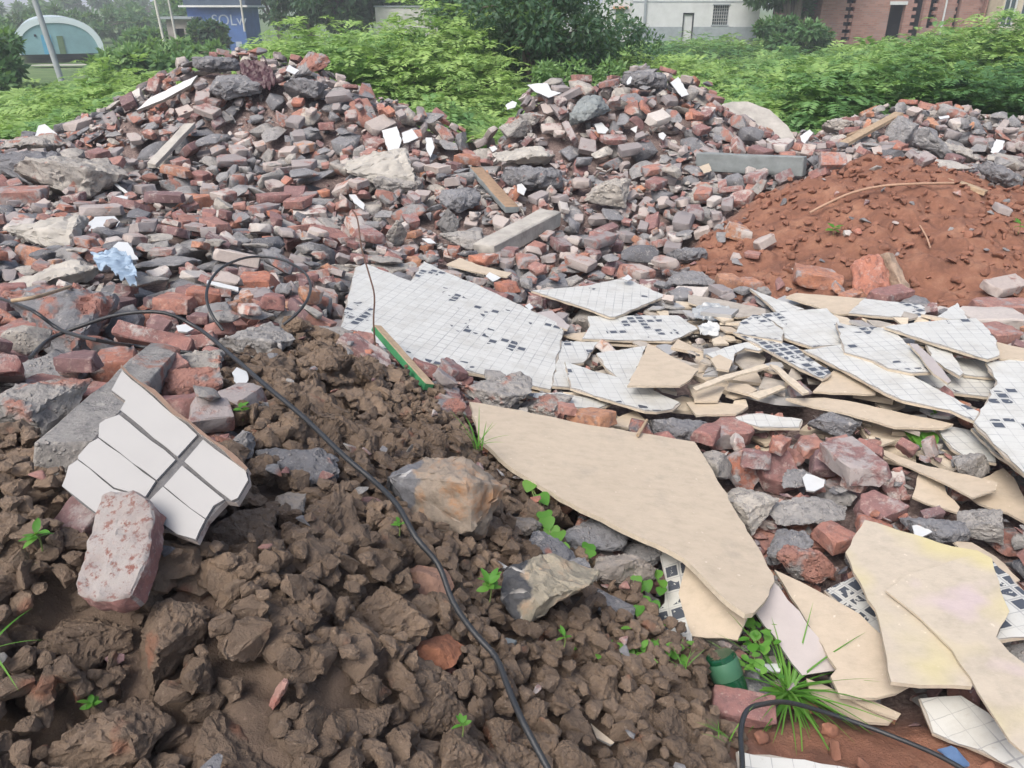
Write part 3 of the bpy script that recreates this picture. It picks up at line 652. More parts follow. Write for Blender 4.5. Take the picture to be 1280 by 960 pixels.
# --- the big pile of broken tile panels
pile = [ # (label, outline, lift, face, refs, uvpx)
 ('mosaic panel tilted like a kite, farthest of the pile, beside the grey stones', [(664,363),(732,357),(770,349),(788,350),(834,370),(822,374),(769,396),(762,396),(736,386)], .09, 'mos', None, None),
 ('mosaic panel with a hollow broken end, lying just below the kite-shaped one', [(734,395),(790,394),(848,394),(873,411),(840,426),(780,425),(727,423),(737,407)], .07, 'mos2', None, None),
 ('beige board flipped face down with a rounded foot, on the mosaic pile', [(810,429),(845,448),(873,462),(863,474),(850,482),(784,482),(798,455)], .17, 'beige', None, None),
 ('mosaic panel ending in rows of missing tiles, below the flipped beige board', [(706,451),(740,463),(784,474),(851,503),(842,511),(822,514),(807,513),(752,497),(713,484)], .11, 'mos2', None, None),
 ('mosaic piece partly hidden by the flipped beige board', [(745,441),(807,432),(800,455),(784,482),(757,460)], .09, 'mos', None, None),
 ('mosaic piece wedged beside the corner of the largest tile panel', [(702,426),(748,427),(730,453),(708,455),(713,484),(690,482)], .06, 'mos', None, None),
 ('dark narrow board standing on edge by the crumpled plastic', [(860,368),(900,374),(957,386),(957,392),(922,397),(860,378)], .08, 'greyback', None, None),
 ('pointed mosaic sliver at the top of the pile, touching the red soil', [(937,360),(965,371),(1006,386),(972,391),(961,380)], .10, 'mos', None, None),
 ('mosaic panel with slanted rows of gaps, in the middle of the pile', [(950,392),(972,389),(1006,387),(1034,385),(1050,401),(1060,430),(1016,434),(980,422),(978,410)], .13, 'mos2', None, None),
 ('beige board lying along the foot of the red soil', [(982,371),(995,366),(1080,373),(1066,392),(1045,392),(1020,383)], .12, 'beige', None, None),
 ('oblong mosaic panel with chipped rows, along the foot of the red soil', [(1060,391),(1080,373),(1150,380),(1157,384),(1157,397),(1110,396)], .13, 'mos2', None, None),
 ('small triangular mosaic tip pointing up at the red soil', [(1169,398),(1197,378),(1212,400)], .13, 'mos', None, None),
 ('broad mosaic panel with a straight lower edge, highest at the red soil side', [(1105,408),(1147,402),(1220,397),(1232,408),(1245,422),(1250,444),(1235,449),(1195,437),(1155,425)], .18, 'mos', None, None),
 ('clean mosaic panel with a curved lower rim, mid pile', [(1045,402),(1060,406),(1108,410),(1125,420),(1148,443),(1165,465),(1140,466),(1110,460),(1090,450),(1055,440)], .16, 'mos', None, None),
 ('long mosaic panel slanting down the front of the pile to a sharp tip', [(1004,437),(1052,430),(1062,443),(1090,450),(1140,468),(1185,493),(1225,515),(1219,526),(1190,513),(1128,500),(1105,490),(1060,465),(1030,450)], .15, 'mos', None, None),
 ('narrow white strip leaning between two mosaic panels', [(1137,429),(1147,430),(1170,452),(1189,476),(1185,479),(1167,467)], .19, 'lilac', None, None),
 ('triangular mosaic fragment beside the narrow white strip', [(1157,429),(1185,432),(1205,466),(1200,470),(1167,450)], .15, 'mos', None, None),
 ('beige board running out of frame at the far end of the pile', [(1230,424),(1250,428),(1290,438),(1320,446),(1320,452),(1250,448)], .15, 'beige', None, None),
 ('low mosaic piece in shade under the broad straight-edged panel', [(1185,447),(1230,450),(1246,472),(1205,468)], .10, 'mos', None, None),
 ('stained mosaic piece lying flat below the triangular fragment', [(1140,465),(1190,467),(1246,475),(1236,496),(1190,490),(1160,482)], .09, 'mos2', None, None),
 ('large chipped mosaic panel leaving the frame, with a cross-shaped dark gap', [(1232,452),(1262,449),(1310,450),(1350,620),(1290,600),(1250,562),(1217,528),(1235,497),(1246,475)], .16, 'mos2', None, None),
 ('mosaic panel leaving the frame below the one with the cross-shaped gap', [(1214,534),(1250,541),(1320,600),(1350,650),(1280,592),(1240,562)], .09, 'mos', None, None),
 ('mosaic piece with a rounded lower rim, last one before the red gravel', [(1169,534),(1187,532),(1225,540),(1240,560),(1246,578),(1210,573),(1190,560)], .06, 'mos2', None, None),
 ('long thin board seen from below along the front of the pile', [(982,498),(1030,497),(1060,501),(1110,512),(1192,530),(1180,535),(1120,534),(1060,517),(1005,505)], .10, 'beige', None, None),
 ('beige board bowed like a saddle, in front of the long slanting panel', [(1016,489),(1030,474),(1042,463),(1062,470),(1092,483),(1095,492),(1040,491)], .12, 'beige', None, None),
 ('mosaic lattice fragment with nearly all tiles gone', [(924,403),(940,393),(955,394),(980,413),(978,426),(954,422),(920,416)], .15, 'mos3', None, None),
 ('worn grey mosaic strip slanting from the lattice fragment down the pile', [(916,414),(954,422),(991,431),(1015,448),(1040,466),(1029,473),(1000,460),(972,444)], .14, 'mos3', None, None),
 ('mosaic piece with an arched broken notch, mid pile front', [(882,442),(905,434),(935,427),(957,435),(950,438),(932,434),(918,442),(916,454),(900,452)], .13, 'mos', None, None),
 ('beige scrap beside the arched mosaic piece', [(888,449),(899,443),(916,451),(911,463),(896,461)], .15, 'beige', None, None),
 ('beige board underside facing the camera at the pile front', [(860,481),(882,481),(906,483),(898,501),(868,501)], .10, 'beige', None, None),
 ('beige board piece lying against the middle of the pile front', [(912,478),(935,480),(947,487),(936,493),(908,486)], .10, 'beige', None, None),
 ('grey backed board piece in the hollow under the arched notch', [(922,440),(948,438),(957,448),(952,462),(930,462),(918,452)], .07, 'greyback', None, None),
 ('thin pale sliver standing across the hollow of the pile', [(866,484),(900,470),(955,455),(962,458),(906,474),(870,488)], .16, 'edge', None, None),
 ('thin pale sliver slanting towards the saddle-shaped board', [(962,455),(972,457),(1012,490),(1004,492),(984,476)], .16, 'edge', None, None),
 ('thin pale sliver at the low front of the pile', [(936,493),(975,481),(982,484),(948,498)], .12, 'edge', None, None),
 ('flat board whose pale edge shows above the dark gap, pile front', [(858,503),(890,501),(935,508),(920,517),(870,519)], .08, 'beige', None, None),
 ('lowest mosaic board at the front near the grey stones', [(912,522),(950,516),(1004,524),(1000,534),(950,534)], .07, 'mos', None, None),
 ('narrow mosaic board lying below the largest tile panel corner', [(655,492),(700,490),(765,503),(748,511),(700,508)], .07, 'mos', None, None),
 ('narrow beige board layered under the mosaic panels, beside the largest tile panel', [(700,418),(733,415),(860,430),(880,440),(790,432),(735,428)], .045, 'beige', None, None),
 ('worn beige scrap below the panel with missing tile rows', [(762,531),(778,519),(795,513),(812,530),(800,537)], .05, 'beige', None, None),
 ('pale slab sliver leaning on rubble behind the largest tile panel', [(662,392),(690,388),(712,407),(709,412),(672,398)], .08, 'lilac', None, None),
 ('bowed board scrap in front of the grey concrete beam', [(558,330),(575,322),(600,332),(640,341),(634,346),(590,339)], .07, 'beige', None, None),
]
for lb, ol, lf, fc, rf, uvp in pile:
    nm = 'board' if fc in ('beige', 'greyback', 'lilac', 'edge') else 'mosaic_sheet'
    panel(nm, lb, 'board' if nm == 'board' else 'mosaic sheet', ol, refs=rf, lift=lf, face=fc, uvpx=uvp, side='edge', th=.010)

# --- concrete and other large blocks
beam('concrete_beam', 'pale rectangular concrete block lying on rubble behind the largest tile panel', 'concrete block', hit(605, 316, .07), hit(688, 272, .07), .17, .12, M['plaster'], rough=.005, seed=5)
beam('concrete_slab', 'blue grey rendered slab on edge at the foot of the middle heap', 'concrete slab', hit(872, 202, .03), hit(1006, 208, .04), .07, .15, M['greyslab'], rough=.004, seed=6)
o = panel('concrete_slab', 'big smooth grey slab leaning on the back of the middle heap', 'concrete slab',
 [(903,130),(915,127),(935,127),(962,137),(985,158),(1002,186),(985,192),(940,190),(915,170),(895,150)], refs=[(915,127,('Y',8.6)),(1002,186,('Y',8.0)),(915,170,('Y',8.1))], face='plaster', th=.09, side='plaster')
panel('marble_slab', 'long white stone slab tilted near the top of the tallest heap', 'stone slab',
 [(170,138),(188,122),(225,104),(247,94),(238,106),(205,124)], refs=[(170,138,('Y',7.45)),(247,94,('Y',7.9)),(188,122,('Y',7.6))], face='white', th=.03, side='greyback')
beam('plank', 'greyish plank leaning steeply on the tallest heap below the white slab', 'plank', hit(190, 207, .06), hit(238, 156, .12), .10, .04, M['plaster'], seed=8)
beam('door_frame_piece', 'dark wooden frame piece slanting down the gap between two heaps', 'timber', hit(595, 212, .07), hit(640, 262, .05), .11, .05, M['wood'], seed=9, mside=M['greyslab'])
beam('plank', 'wide orange brown plank lying on the far heap behind the red soil', 'plank', hit(1046, 184, .09), hit(1124, 142, .12), .09, .03, M['wood2'], seed=10)
beam('plank', 'thin dark plank beside the wide orange one on the far heap', 'plank', hit(1060, 170, .10), hit(1126, 146, .15), .04, .03, M['wood'], seed=12)
beam('plank', 'half buried pale plank at the crest of the red soil', 'plank', hit(1178, 222, .03), hit(1232, 241, .02), .07, .03, M['wood2'], seed=13)
beam('painted_plank', 'green painted timber with a raw orange top leaning on the largest tile panel', 'plank', PZ(470, 410, .40), PZ(536, 484, .36), .04, .032, M['wood2'], roll=-18, seed=14, rough=.0015, mside=M['green'])
G1 = 'large concrete lumps'
for lb, px, py, wp, pi, rn_, yaw, pit, roll, sc_, mt in [
 ('dark cement lump crowning the tallest heap', 268, 80, 50, 0, (.18,.2,.3), 10, 0, 0, (1,1,.8), 'conc'),
 ('rough cement lump just below the crown of the tallest heap', 296, 108, 62, 6, (.3,.1,.3), -15, 0, 0, (1,1,.8), 'conc'),
 ('pitted grey lump on the shoulder of the tallest heap by the pink stones', 385, 110, 50, 1, (.3,.1,.3), 30, 10, 0, (1,1,1), 'conc'),
 ('tilted reddish square slab at the crest of the tallest heap', 388, 82, 45, 4, (.4,.9,.3), 30, -35, 20, (1,1,1), 'conc'),
 ('flat-topped masonry block with red brick ends at the left of the heaps', 102, 218, 100, 1, (.75,.45,.5), 20, 12, 0, (1,.9,.9), 'conc'),
 ('dark grey concrete slab low at the frame edge, pitted all over', 30, 210, 85, 4, (.15,.1,.3), 5, 6, 0, (1,1,1.2), 'conc'),
 ('rounded brown slab at the left end of the heap skyline', 45, 180, 70, 2, (.7,.6,.5), -8, 0, 0, (1,1,1), 'conc'),
 ('pale oval concrete slab partly buried left of the blue bag', 58, 292, 84, 4, (.8,.3,.5), -8, -5, 0, (1,1,1.1), 'plaster'),
 ('largest pale concrete slab, tapering, left of the blue bag', 62, 345, 96, 2, (.85,.2,.5), 12, -10, 0, (1,.7,.9), 'plaster'),
 ('rounded slab with a dark patch and pale plaster in the middle of the tallest heap', 475, 212, 86, 4, (.78,.2,.5), -5, 0, 30, (1,1,1), 'plaster'),
 ('broken grey block below the slab with the dark patch', 500, 228, 60, 5, (.62,.3,.5), 10, 0, 0, (1,1,1), 'conc'),
 ('broad pale slab jutting from the gap side of the middle heap', 655, 195, 76, 2, (.85,.2,.5), 5, 0, 0, (1,1,1), 'plaster'),
 ('dark lumpy concrete under the broad pale slab', 665, 222, 70, 0, (.2,.2,.5), 5, 0, 0, (1,1,1), 'conc'),
 ('brown boulder forming the rounded end of the middle heap', 645, 160, 40, 3, (.65,.7,.5), 60, 0, 0, (1,1,1), 'conc'),
 ('stone with white glaze on top beside the brown boulder of the middle heap', 662, 150, 34, 1, (.6,.7,.5), 0, 0, 0, (1,1,1), 'conc'),
 ('grey green block standing slanted high on the middle heap', 738, 138, 48, 12, (.5,.0,.5), 55, -20, 0, (1,1,1), 'greyslab'),
 ('pitted grey rubble clump at the crest of the middle heap', 805, 100, 50, 0, (.25,.1,.5), 0, 0, 0, (1,1,1), 'conc'),
 ('pale lump with white plaster face low on the middle heap', 760, 240, 56, 3, (.85,.1,.5), 0, 0, 0, (1,1,1), 'conc'),
 ('grey lump next to the concrete beam on its heap side', 575, 250, 50, 6, (.3,.1,.4), 0, 0, 0, (1,1,1), 'conc'),
 ('standing grey stone between the heap and the concrete beam', 560, 275, 36, 7, (.45,.1,.4), 80, 60, 0, (1,1,1), 'conc'),
 ('square grey stone standing near the rusty wire', 496, 292, 34, 9, (.7,.1,.4), 20, 70, 0, (1,1,1), 'conc'),
 ('flat slab lying against the concrete beam', 575, 300, 62, 4, (.6,.1,.4), -20, 0, 0, (1,1,1), 'conc'),
 ('dark blue grey stone beside the crumpled plastic, at the edge of red soil', 860, 318, 44, 0, (.2,.0,.4), 20, 0, 0, (1,1,1), 'conc'),
 ('grey stone just below the dark one at the edge of red soil', 862, 350, 56, 8, (.35,.0,.4), -20, 0, 0, (1,1,1), 'conc'),
 ('large dark angular slab near the frame edge crossed by black cable', 72, 398, 120, 4, (.28,.75,.2), -25, 12, 10, (1,1,1.3), 'conc'),
 ('long grey slab fragment below the cable arch', 60, 460, 90, 5, (.45,.2,.4), 20, 0, 0, (1,1,.8), 'conc'),
 ('pinkish masonry boulder at the frame edge above the mud', 35, 510, 110, 3, (.6,.95,.4), 10, 5, 0, (1,1,.9), 'conc'),
 ('grey rubble lump next to the small brick column', 325, 425, 85, 1, (.55,.1,.4), 25, 10, 0, (1,1,.9), 'conc'),
 ('flat pale slab scrap lying under the cable near the pink boulders', 240, 455, 80, 4, (.7,.5,.4), -10, 0, 0, (1,1,.9), 'conc'),
 ('red and grey boulder beside the top corner of the white tiled slab', 240, 482, 70, 6, (.5,1,.4), -10, 0, 0, (1,1,.9), 'conc'),
 ('dark speckled elongated stone in the mud right of the white tiled slab', 372, 582, 100, 5, (.15,.45,.4), -22, 8, 0, (1,.8,.8), 'conc'),
 ('grey and red wedge stone touching the white tiled slab edge', 290, 556, 62, 7, (.5,.85,.4), 30, -25, 0, (1,1,.9), 'conc'),
 ('rounded pale pebble in the mud below the dark speckled stone', 362, 628, 50, 13, (.9,.0,.4), -20, 0, 0, (1,1,.8), 'rock'),
 ('pink grey boulder behind the point of the largest beige board', 620, 492, 90, 1, (.6,.75,.4), -10, 0, 0, (1,1,.8), 'conc'),
 ('second pink grey stone tucked behind the largest beige board', 680, 508, 70, 3, (.65,.7,.4), -10, 0, 0, (1,1,.7), 'conc'),
 ('maroon stone at the tip of the largest beige board', 560, 510, 46, 6, (.2,.9,.4), -10, 0, 0, (1,1,.7), 'conc'),
 ('grey stone with white painted edge among the red gravel', 1010, 640, 98, 2, (.55,.0,.4), 3, 0, 0, (1,.8,.85), 'conc'),
 ('wedge shaped pale brown stone beside the largest beige board edge', 932, 632, 72, 3, (.88,.0,.4), -35, 0, 0, (1,1,.9), 'conc'),
 ('long mauve grey stone above the pink brick lump', 985, 680, 70, 5, (.35,.5,.4), 30, 0, 0, (1,.8,.8), 'conc'),
 ('pink brick lump with grey rim beside the lower beige board point', 1005, 702, 62, 9, (.5,1,.4), -30, 0, 0, (1,1,.9), 'conc'),
 ('grey block under the pile front near the red stones', 1040, 530, 60, 1, (.25,.0,.4), 0, 0, 0, (1,1,1), 'conc'),
 ('dark stone under the pile beside the panel with missing rows', 850, 535, 70, 0, (.2,.0,.4), 0, 0, 0, (1,1,1), 'conc'),
 ('grey slab with mauve side between the beige boards', 1000, 600, 46, 8, (.35,.4,.4), 0, 0, 0, (1,1,1), 'conc'),
 ('purple grey boulder above the stained board, near a white shard', 1172, 660, 62, 0, (.25,.5,.4), 0, 0, 0, (1,1,1), 'conc'),
 ('grey two-toned stone on red gravel below the beige corner', 1225, 655, 50, 3, (.6,.4,.4), 0, 0, 0, (1,1,1), 'conc'),
 ('round grey stone between the thin beige board and mosaic panels', 1215, 585, 48, 9, (.6,.0,.4), 0, 0, 0, (1,1,1), 'conc'),
 ('flat dark stone in shade beneath the largest beige board', 742, 665, 88, 5, (.3,.3,.4), 0, 0, 0, (1,1,.8), 'conc'),
 ('brick-shaped grey stone under the lower edge of the largest beige board', 800, 686, 62, 7, (.45,.4,.4), -8, 0, 0, (1,1,.8), 'conc'),
 ('brown flat-faced stone beneath the grey brick-shaped one', 780, 715, 76, 9, (.9,.3,.0), -5, 0, 0, (1,1,.8), 'rock'),
 ('rounded grey stone beside the heart-leaved vine', 715, 715, 46, 6, (.35,.0,.4), 0, 0, 0, (1,1,1), 'conc'),
 ('mottled grey boulder behind the black and white veined rock', 765, 752, 60, 0, (.4,.2,.4), -25, 0, 0, (1,1,.8), 'conc'),
 ('slanting dark stone half sunk in mud near the vine', 690, 690, 66, 2, (.1,.3,.1), -35, 20, 0, (1,1,.9), 'conc'),
 ('orange brown stone wedge above the slanting dark stone', 655, 655, 46, 7, (.9,.9,.1), -30, 0, 0, (1,1,.8), 'rock'),
 ('grey lump on the far heap beside the planks', 1128, 165, 36, 3, (.4,0,.4), 60, -30, 0, (1,1,1), 'conc'),
 ('pale block on the far heap crest beside the big smooth slab', 1045, 158, 34, 1, (.8,0,.4), 0, 0, 0, (1,1,1), 'conc'),
 ('grey roof-shaped slab on the far heap', 1162, 180, 52, 5, (.4,.1,.4), 0, 30, 0, (1,1,1), 'conc'),
 ('pale tilted slab on the far heap below the roof-shaped one', 1195, 190, 46, 2, (.75,.1,.4), -30, 20, 0, (1,1,1), 'conc'),
 ('dark pitted lump at the frame edge on the far heap', 1250, 218, 38, 0, (.2,.0,.4), -20, 20, 0, (1,1,1), 'conc'),
]:
    pr = PX[pi % 16]
    place('concrete_lump' if mt != 'rock' else 'rock', lb, 'concrete lump' if mt != 'rock' else 'rock', px, py, wp, pr, M[mt], rn_, yaw, pit, roll, sc_, up=.85 if mt == 'plaster' else .7)

# the three big natural rocks
def veined(name, dark, tan, vein, ochre, vs=6, veinw=.055, side=0.5):
    m, n, b = mat(name); p = N(n, 'ShaderNodeTexCoord').outputs['Object']
    warp = N(n, 'ShaderNodeVectorMath', operation='MULTIPLY_ADD'); nn = N(n, 'ShaderNodeTexNoise', i_Scale=7.0, i_Detail=4.0); n.links.new(p, nn.inputs['Vector'])
    n.links.new(nn.outputs['Color'], warp.inputs[0]); warp.inputs[1].default_value = (.12,.12,.12); n.links.new(p, warp.inputs[2])
    v = N(n, 'ShaderNodeTexVoronoi', feature='DISTANCE_TO_EDGE', i_Scale=float(vs)); n.links.new(warp.outputs[0], v.inputs['Vector'])
    sx = N(n, 'ShaderNodeSeparateXYZ'); n.links.new(warp.outputs[0], sx.inputs[0])
    zone = maprange(n, mth(n, 'ADD', mth(n, 'MULTIPLY', sx.outputs[0], 6), mth(n, 'MULTIPLY', noi(n, 9, 4, .6, p), .9)), side, .08+side)
    tn = ramp(n, noi(n, 12, 6, .7, p), [(.3, tuple(v_*.6 for v_ in tan)), (.5, tan), (.66, ochre), (.8, tuple(v_*1.25 for v_ in tan))])
    dk = ramp(n, noi(n, 20, 6, .7, p), [(.3, tuple(v_*.5 for v_ in dark)), (.6, dark), (.8, tuple(v_*1.8 for v_ in dark))])
    vm = mth(n, 'MULTIPLY', mth(n, 'LESS_THAN', v.outputs['Distance'], veinw), maprange(n, noi(n, 11, 3, .5, p), .45, .55))
    dk = mixc(n, mth(n, 'MULTIPLY', vm, .8), dk, vein); c = mixc(n, zone, dk, tn)
    n.links.new(c, b.inputs['Base Color']); b.inputs['Roughness'].default_value = .7
    bump(n, b, noi(n, 28, 7, .7, p), .7, .01); return m
mr1 = veined('ochre_rock', (.17,.175,.19), (.27,.225,.18), (.5,.5,.5), (.33,.18,.09), 9, .05, .28)
mr2 = veined('banded_rock', (.06,.063,.07), (.27,.245,.19), (.55,.53,.5), (.34,.24,.16), 15, .09, .34)
place('rock', 'largest boulder, ochre and grey, in the mud beside the black cable', 'rock', 556, 618, 150, proto_lump(301, 3, 1.5, .010, 20, 1.0, .1), mr1, (.5,.5,.5), yaw=-20, pitch=-12, roll=10, sc=(1,.95,1.0), up=.85, smooth=40)
place('rock', 'pale layered rock with white-veined black side, below the brown stone', 'rock', 690, 750, 128, proto_lump(305, 3, 1.4, .010, 13, .95, .1), mr2, (.5,.5,.5), yaw=15, pitch=12, roll=0, sc=(1,.95,1.2), up=.8, smooth=35)
m_pink = veined('pink_rock', (.20,.15,.15), (.36,.22,.19), (.6,.58,.56), (.30,.12,.10), 10, .05, .2)
place('rock', 'upright pinkish spike of rock in the lower mud', 'rock', 345, 870, 78, proto_chunk(309, .6, 3, 2.2, 14), m_pink, (.5,.5,.5), yaw=-30, pitch=-58, roll=20, sc=(1.1,.7,.5), up=.45)
place('rock', 'orange red earthy stone beside the cracked mud clod', 'rock', 550, 810, 62, proto_chunk(311, .8, 3, 1.0, 14), simple('orange_earth', (.27,.115,.065), .9, 12, .35, .7, .01), (.5,.5,.5), yaw=60, pitch=20, up=.6)
place('rock', 'reddish brown flat stone near the cable above the mud hollow', 'rock', 538, 728, 58, proto_chunk(313, .6, 3, 1.0, 14), simple('brown_earth', (.25,.15,.11), .9, 12, .35, .7, .01), (.5,.5,.5), yaw=-30, pitch=10, up=.5)
place('rock', 'pink stone lying on the mud above the small seedling by the cable', 'rock', 468, 632, 50, proto_chunk(314, .6, 3, 1.0, 14), m_pink, (.5,.5,.5), yaw=-40, up=.5)
place('rock', 'small dark pebble on the mud right of the cable', 'rock', 632, 810, 24, PC_hi[13], M['greyslab'], yaw=-20, up=.5)
for lb, px, py, wp, i, y in [('cracked mud clod, the biggest, beside the orange red stone', 492, 775, 92, 0, 10), ('rounded mud clod near the frame edge left of the tiled slab', 35, 590, 70, 1, 30),
     ('wide mud clod right of the lower tiled slab corner', 300, 665, 90, 2, 0), ('mud clod below the pinkish rock spike', 300, 930, 95, 3, 40), ('mud clod between the rock spike and the cable', 455, 905, 70, 4, 20),
     ('low mud clod at the bottom frame edge', 150, 925, 110, 5, 60), ('squat mud clod left of the rock spike', 215, 800, 100, 6, 80), ('mud clod under the caked brick', 110, 800, 90, 7, 15),
     ('mud clod beside the dark speckled stone', 420, 650, 74, 8, 50), ('mud clod between the cable and the layered rock', 600, 740, 44, 9, 50)]:
    place('mud_clod', lb, 'mud clod', px, py, wp, PM_hi[i], M['mud'], yaw=y, up=.35)

# --- single bricks worth naming
BG = 'single bricks'
for lb, px, py, wp, pi, rn_, yaw, pit, roll in [
 ('dark red brick in the soil beside the green bottle', 930, 884, 66, 3, (.42,.25,.1), -12, 4, 10),
 ('upper red brick of the small mortared column inside the cable loop', 323, 355, 42, 7, (.85,.1,.5), 4, 0, 0),
 ('lower dark brick of the small mortared column inside the cable loop', 322, 376, 44, 7, (.2,.55,.3), 4, 0, 0),
 ('bright red brick half below the cable arch', 240, 252, 42, 4, (.9,.2,.4), -6, 0, 0),
 ('orange brick in the red soil near the mosaic panels', 1020, 348, 50, 5, (.92,.3,.4), -15, 6, 0),
 ('orange brick at the left foot of the red soil', 910, 352, 27, 9, (1,.2,.4), -3, 0, 0),
 ('second orange brick at the left foot of the red soil', 938, 356, 24, 9, (.95,.3,.4), 5, 0, 0),
 ('tan brick lying on the left slope of the red soil', 920, 290, 28, 9, (1,.4,.9), -12, 15, 0),
 ('upper broken red tile block by the frame edge on the red soil', 1256, 386, 60, 1, (.6,.4,.3), -3, 0, 0),
 ('rounded pale edging brick at the frame edge below the red soil', 1240, 402, 66, 2, (.5,.95,.9), -3, 0, 0),
 ('small red brick under the pale edging brick', 1250, 420, 40, 7, (.6,.3,.4), 8, 0, 0),
 ('pink brick on the wet red gravel below the mosaic pile', 912, 540, 58, 6, (.55,.4,.5), 6, 0, 0),
 ('red brick partly under the front of the mosaic pile', 1010, 558, 36, 6, (.7,.2,.5), 20, 0, 0),
 ('red brick lump between the pale wedge stone and grey stone', 1045, 672, 36, 9, (.75,.1,.5), 20, 0, 0),
 ('maroon brick on the mud below the large dark slab', 30, 420, 60, 6, (.5,.4,.2), 30, 0, 0),
 ('red brick resting against the render strip', 195, 470, 70, 1, (.6,.2,.3), 40, -10, 0),
 ('red brick end on the rubble below the cable', 150, 455, 46, 9, (.8,.3,.3), 10, 0, 0),
 ('half brick beside the wedge stone on the mud', 300, 500, 44, 9, (.5,.8,.3), -30, 0, 0),
 ('long red brick on the rubble beside the frame edge below the pitted slab', 18, 245, 60, 0, (.6,.5,.3), 8, 0, 0)]:
    place('brick', lb, 'brick', px, py, wp, PB_hi[pi], M['brick'], rn_, yaw, pit, roll, group=BG, up=.6)
# stone block with brick facing in the red soil
beam('stone_block', 'large split masonry block standing half buried in the red soil', 'masonry block', PY(1096, 374, 4.42), PY(1086, 322, 4.56), .23, .2, M['brick'], (.82,.2,.35), roll=38, rough=.022, seed=43, taper=.8)
beam('masonry_strip', 'narrow curved masonry edge leaning beside the split block', 'masonry strip', PY(1106, 318, 4.5), PY(1126, 366, 4.36), .06, .09, simple('brown_masonry', (.31,.235,.18), .9, 18, .45, .7, .01), rough=.012, seed=21)

# --- small white glazed shards: each where the photo shows one
SH = 'white tile shards on the rubble'
def shard(lb, ol, face='white', th=.006, lift=.05): return panel('tile_shard', lb, 'tile shard', ol, lift=lift, face=face, th=th, side='tile', group=SH)
for lb, ol, lf in [
 ('white chipped shard hanging in mud beside the black cable', [(290,466),(296,459),(308,464),(311,474),(305,489),(300,484),(292,476)], .05),
 ('white oblong tile shard with a grout line, below the masonry block', [(107,283),(118,271),(143,270),(150,277),(145,284),(125,289),(112,289)], .05),
 ('white curved shard above the blue bag', [(141,308),(148,302),(160,303),(173,324),(166,325),(152,316)], .17),
 ('white crumpled shard on the left skyline of the heap', [(43,172),(48,157),(56,155),(71,167),(69,177),(58,176)], .10),
 ('white shard on top of the brown boulder of the middle heap', [(659,106),(672,104),(684,104),(689,113),(702,116),(686,122),(668,114)], .11),
 ('small white shard on the stone beside the brown boulder', [(632,131),(640,126),(646,128),(644,134),(634,137)], .12),
 ('pale blue shard standing at the top of the middle heap', [(838,103),(848,96),(861,118),(852,121)], .14),
 ('tiny white shard at the crest of the middle heap', [(783,102),(788,95),(790,97),(788,104),(784,106)], .15),
 ('white shard on the middle heap below the slanted grey block', [(743,155),(752,153),(761,162),(757,167),(747,166)], .09),
 ('triangular white shard right of centre on the middle heap', [(788,161),(797,157),(795,166)], .09),
 ('two-tile white shard, bigger half, on the tallest heap', [(477,163),(496,158),(502,175),(498,188),(485,188)], .10),
 ('two-tile white shard, smaller half, beside the bigger one', [(502,166),(515,161),(523,172),(510,178),(504,179)], .10),
 ('white shard standing beside the two-tile shards', [(532,172),(540,172),(543,185),(538,197),(533,187)], .10),
 ('white spot shard on the lower middle heap', [(646,231),(652,229),(658,236),(655,244),(647,240)], .08),
 ('white shard under the pale edge left of the rusty wire', [(436,243),(444,243),(456,256),(455,262),(443,254)], .08),
 ('heart-shaped white shard in the middle of the middle heap', [(823,167),(829,165),(833,169),(829,175),(824,172)], .09),
 ('white shard low in the gap between the heaps', [(611,184),(619,182),(622,186),(616,190)], .09),
 ('cream block face on the middle heap above the blue grey slab', [(874,208),(886,204),(890,213),(880,217)], .10),
 ('white shard on the far heap near the big smooth slab', [(1000,170),(1012,162),(1016,166),(1004,182)], .12),
 ('pale blue rounded shard on the far heap', [(1238,190),(1245,174),(1256,176),(1253,186),(1244,193)], .10),
 ('tiny white shard on the far heap crest', [(1173,146),(1186,144),(1187,147),(1175,149)], .12),
 ('white torn shard among the wet red gravel', [(1003,597),(1008,592),(1017,594),(1031,600),(1030,608),(1018,614),(1008,613)], .06),
 ('white shard beside the purple grey boulder', [(1140,657),(1152,655),(1166,665),(1153,671),(1143,668)], .06),
 ('bright white scrap by the bowed board', [(607,345),(612,340),(626,347),(616,352)], .06),
 ('round white scrap on gravel near the kite-shaped panel', [(656,382),(662,379),(667,384),(662,388)], .07),
 ('small white corner behind the kite-shaped panel', [(777,348),(785,343),(790,348),(785,351)], .13),
 ('white scrap low on the slope left of the concrete beam', [(527,298),(538,298),(545,304),(535,304)], .06),
 ('white lath on the rubble right of the cable loop start', [(259,350),(298,359),(298,364),(258,354)], .08),
 ('white scrap under the cable arch', [(220,407),(232,405),(242,411),(234,415),(222,414)], .05),
 ('white splinter below the masonry block', [(140,246),(152,244),(160,246),(158,251),(144,253)], .07),
 ('thin white splinter beside the masonry block', [(138,227),(141,225),(160,240),(157,242)], .08),
 ('pale splinter right of the white oblong shard', [(178,284),(196,280),(200,284),(180,287)], .06),
 ('tiny white sliver in the mud left of the layered rock', [(620,704),(623,701),(639,711),(637,714)], .03),
 ('pink white triangular scrap on the skyline of the tallest heap', [(357,88),(361,81),(374,88),(368,93)], .12),
 ('pale flat scrap on the soil beside the grass tuft', [(943,830),(978,829),(975,840),(945,838)], .03),
 ('curled dry leaf-like scrap in the lower mud', [(738,904),(748,912),(768,928),(764,931),(746,922)], .03)]:
    shard(lb, ol, lift=lf, face='white' if 'cream' not in lb and 'leaf' not in lb else 'beige')

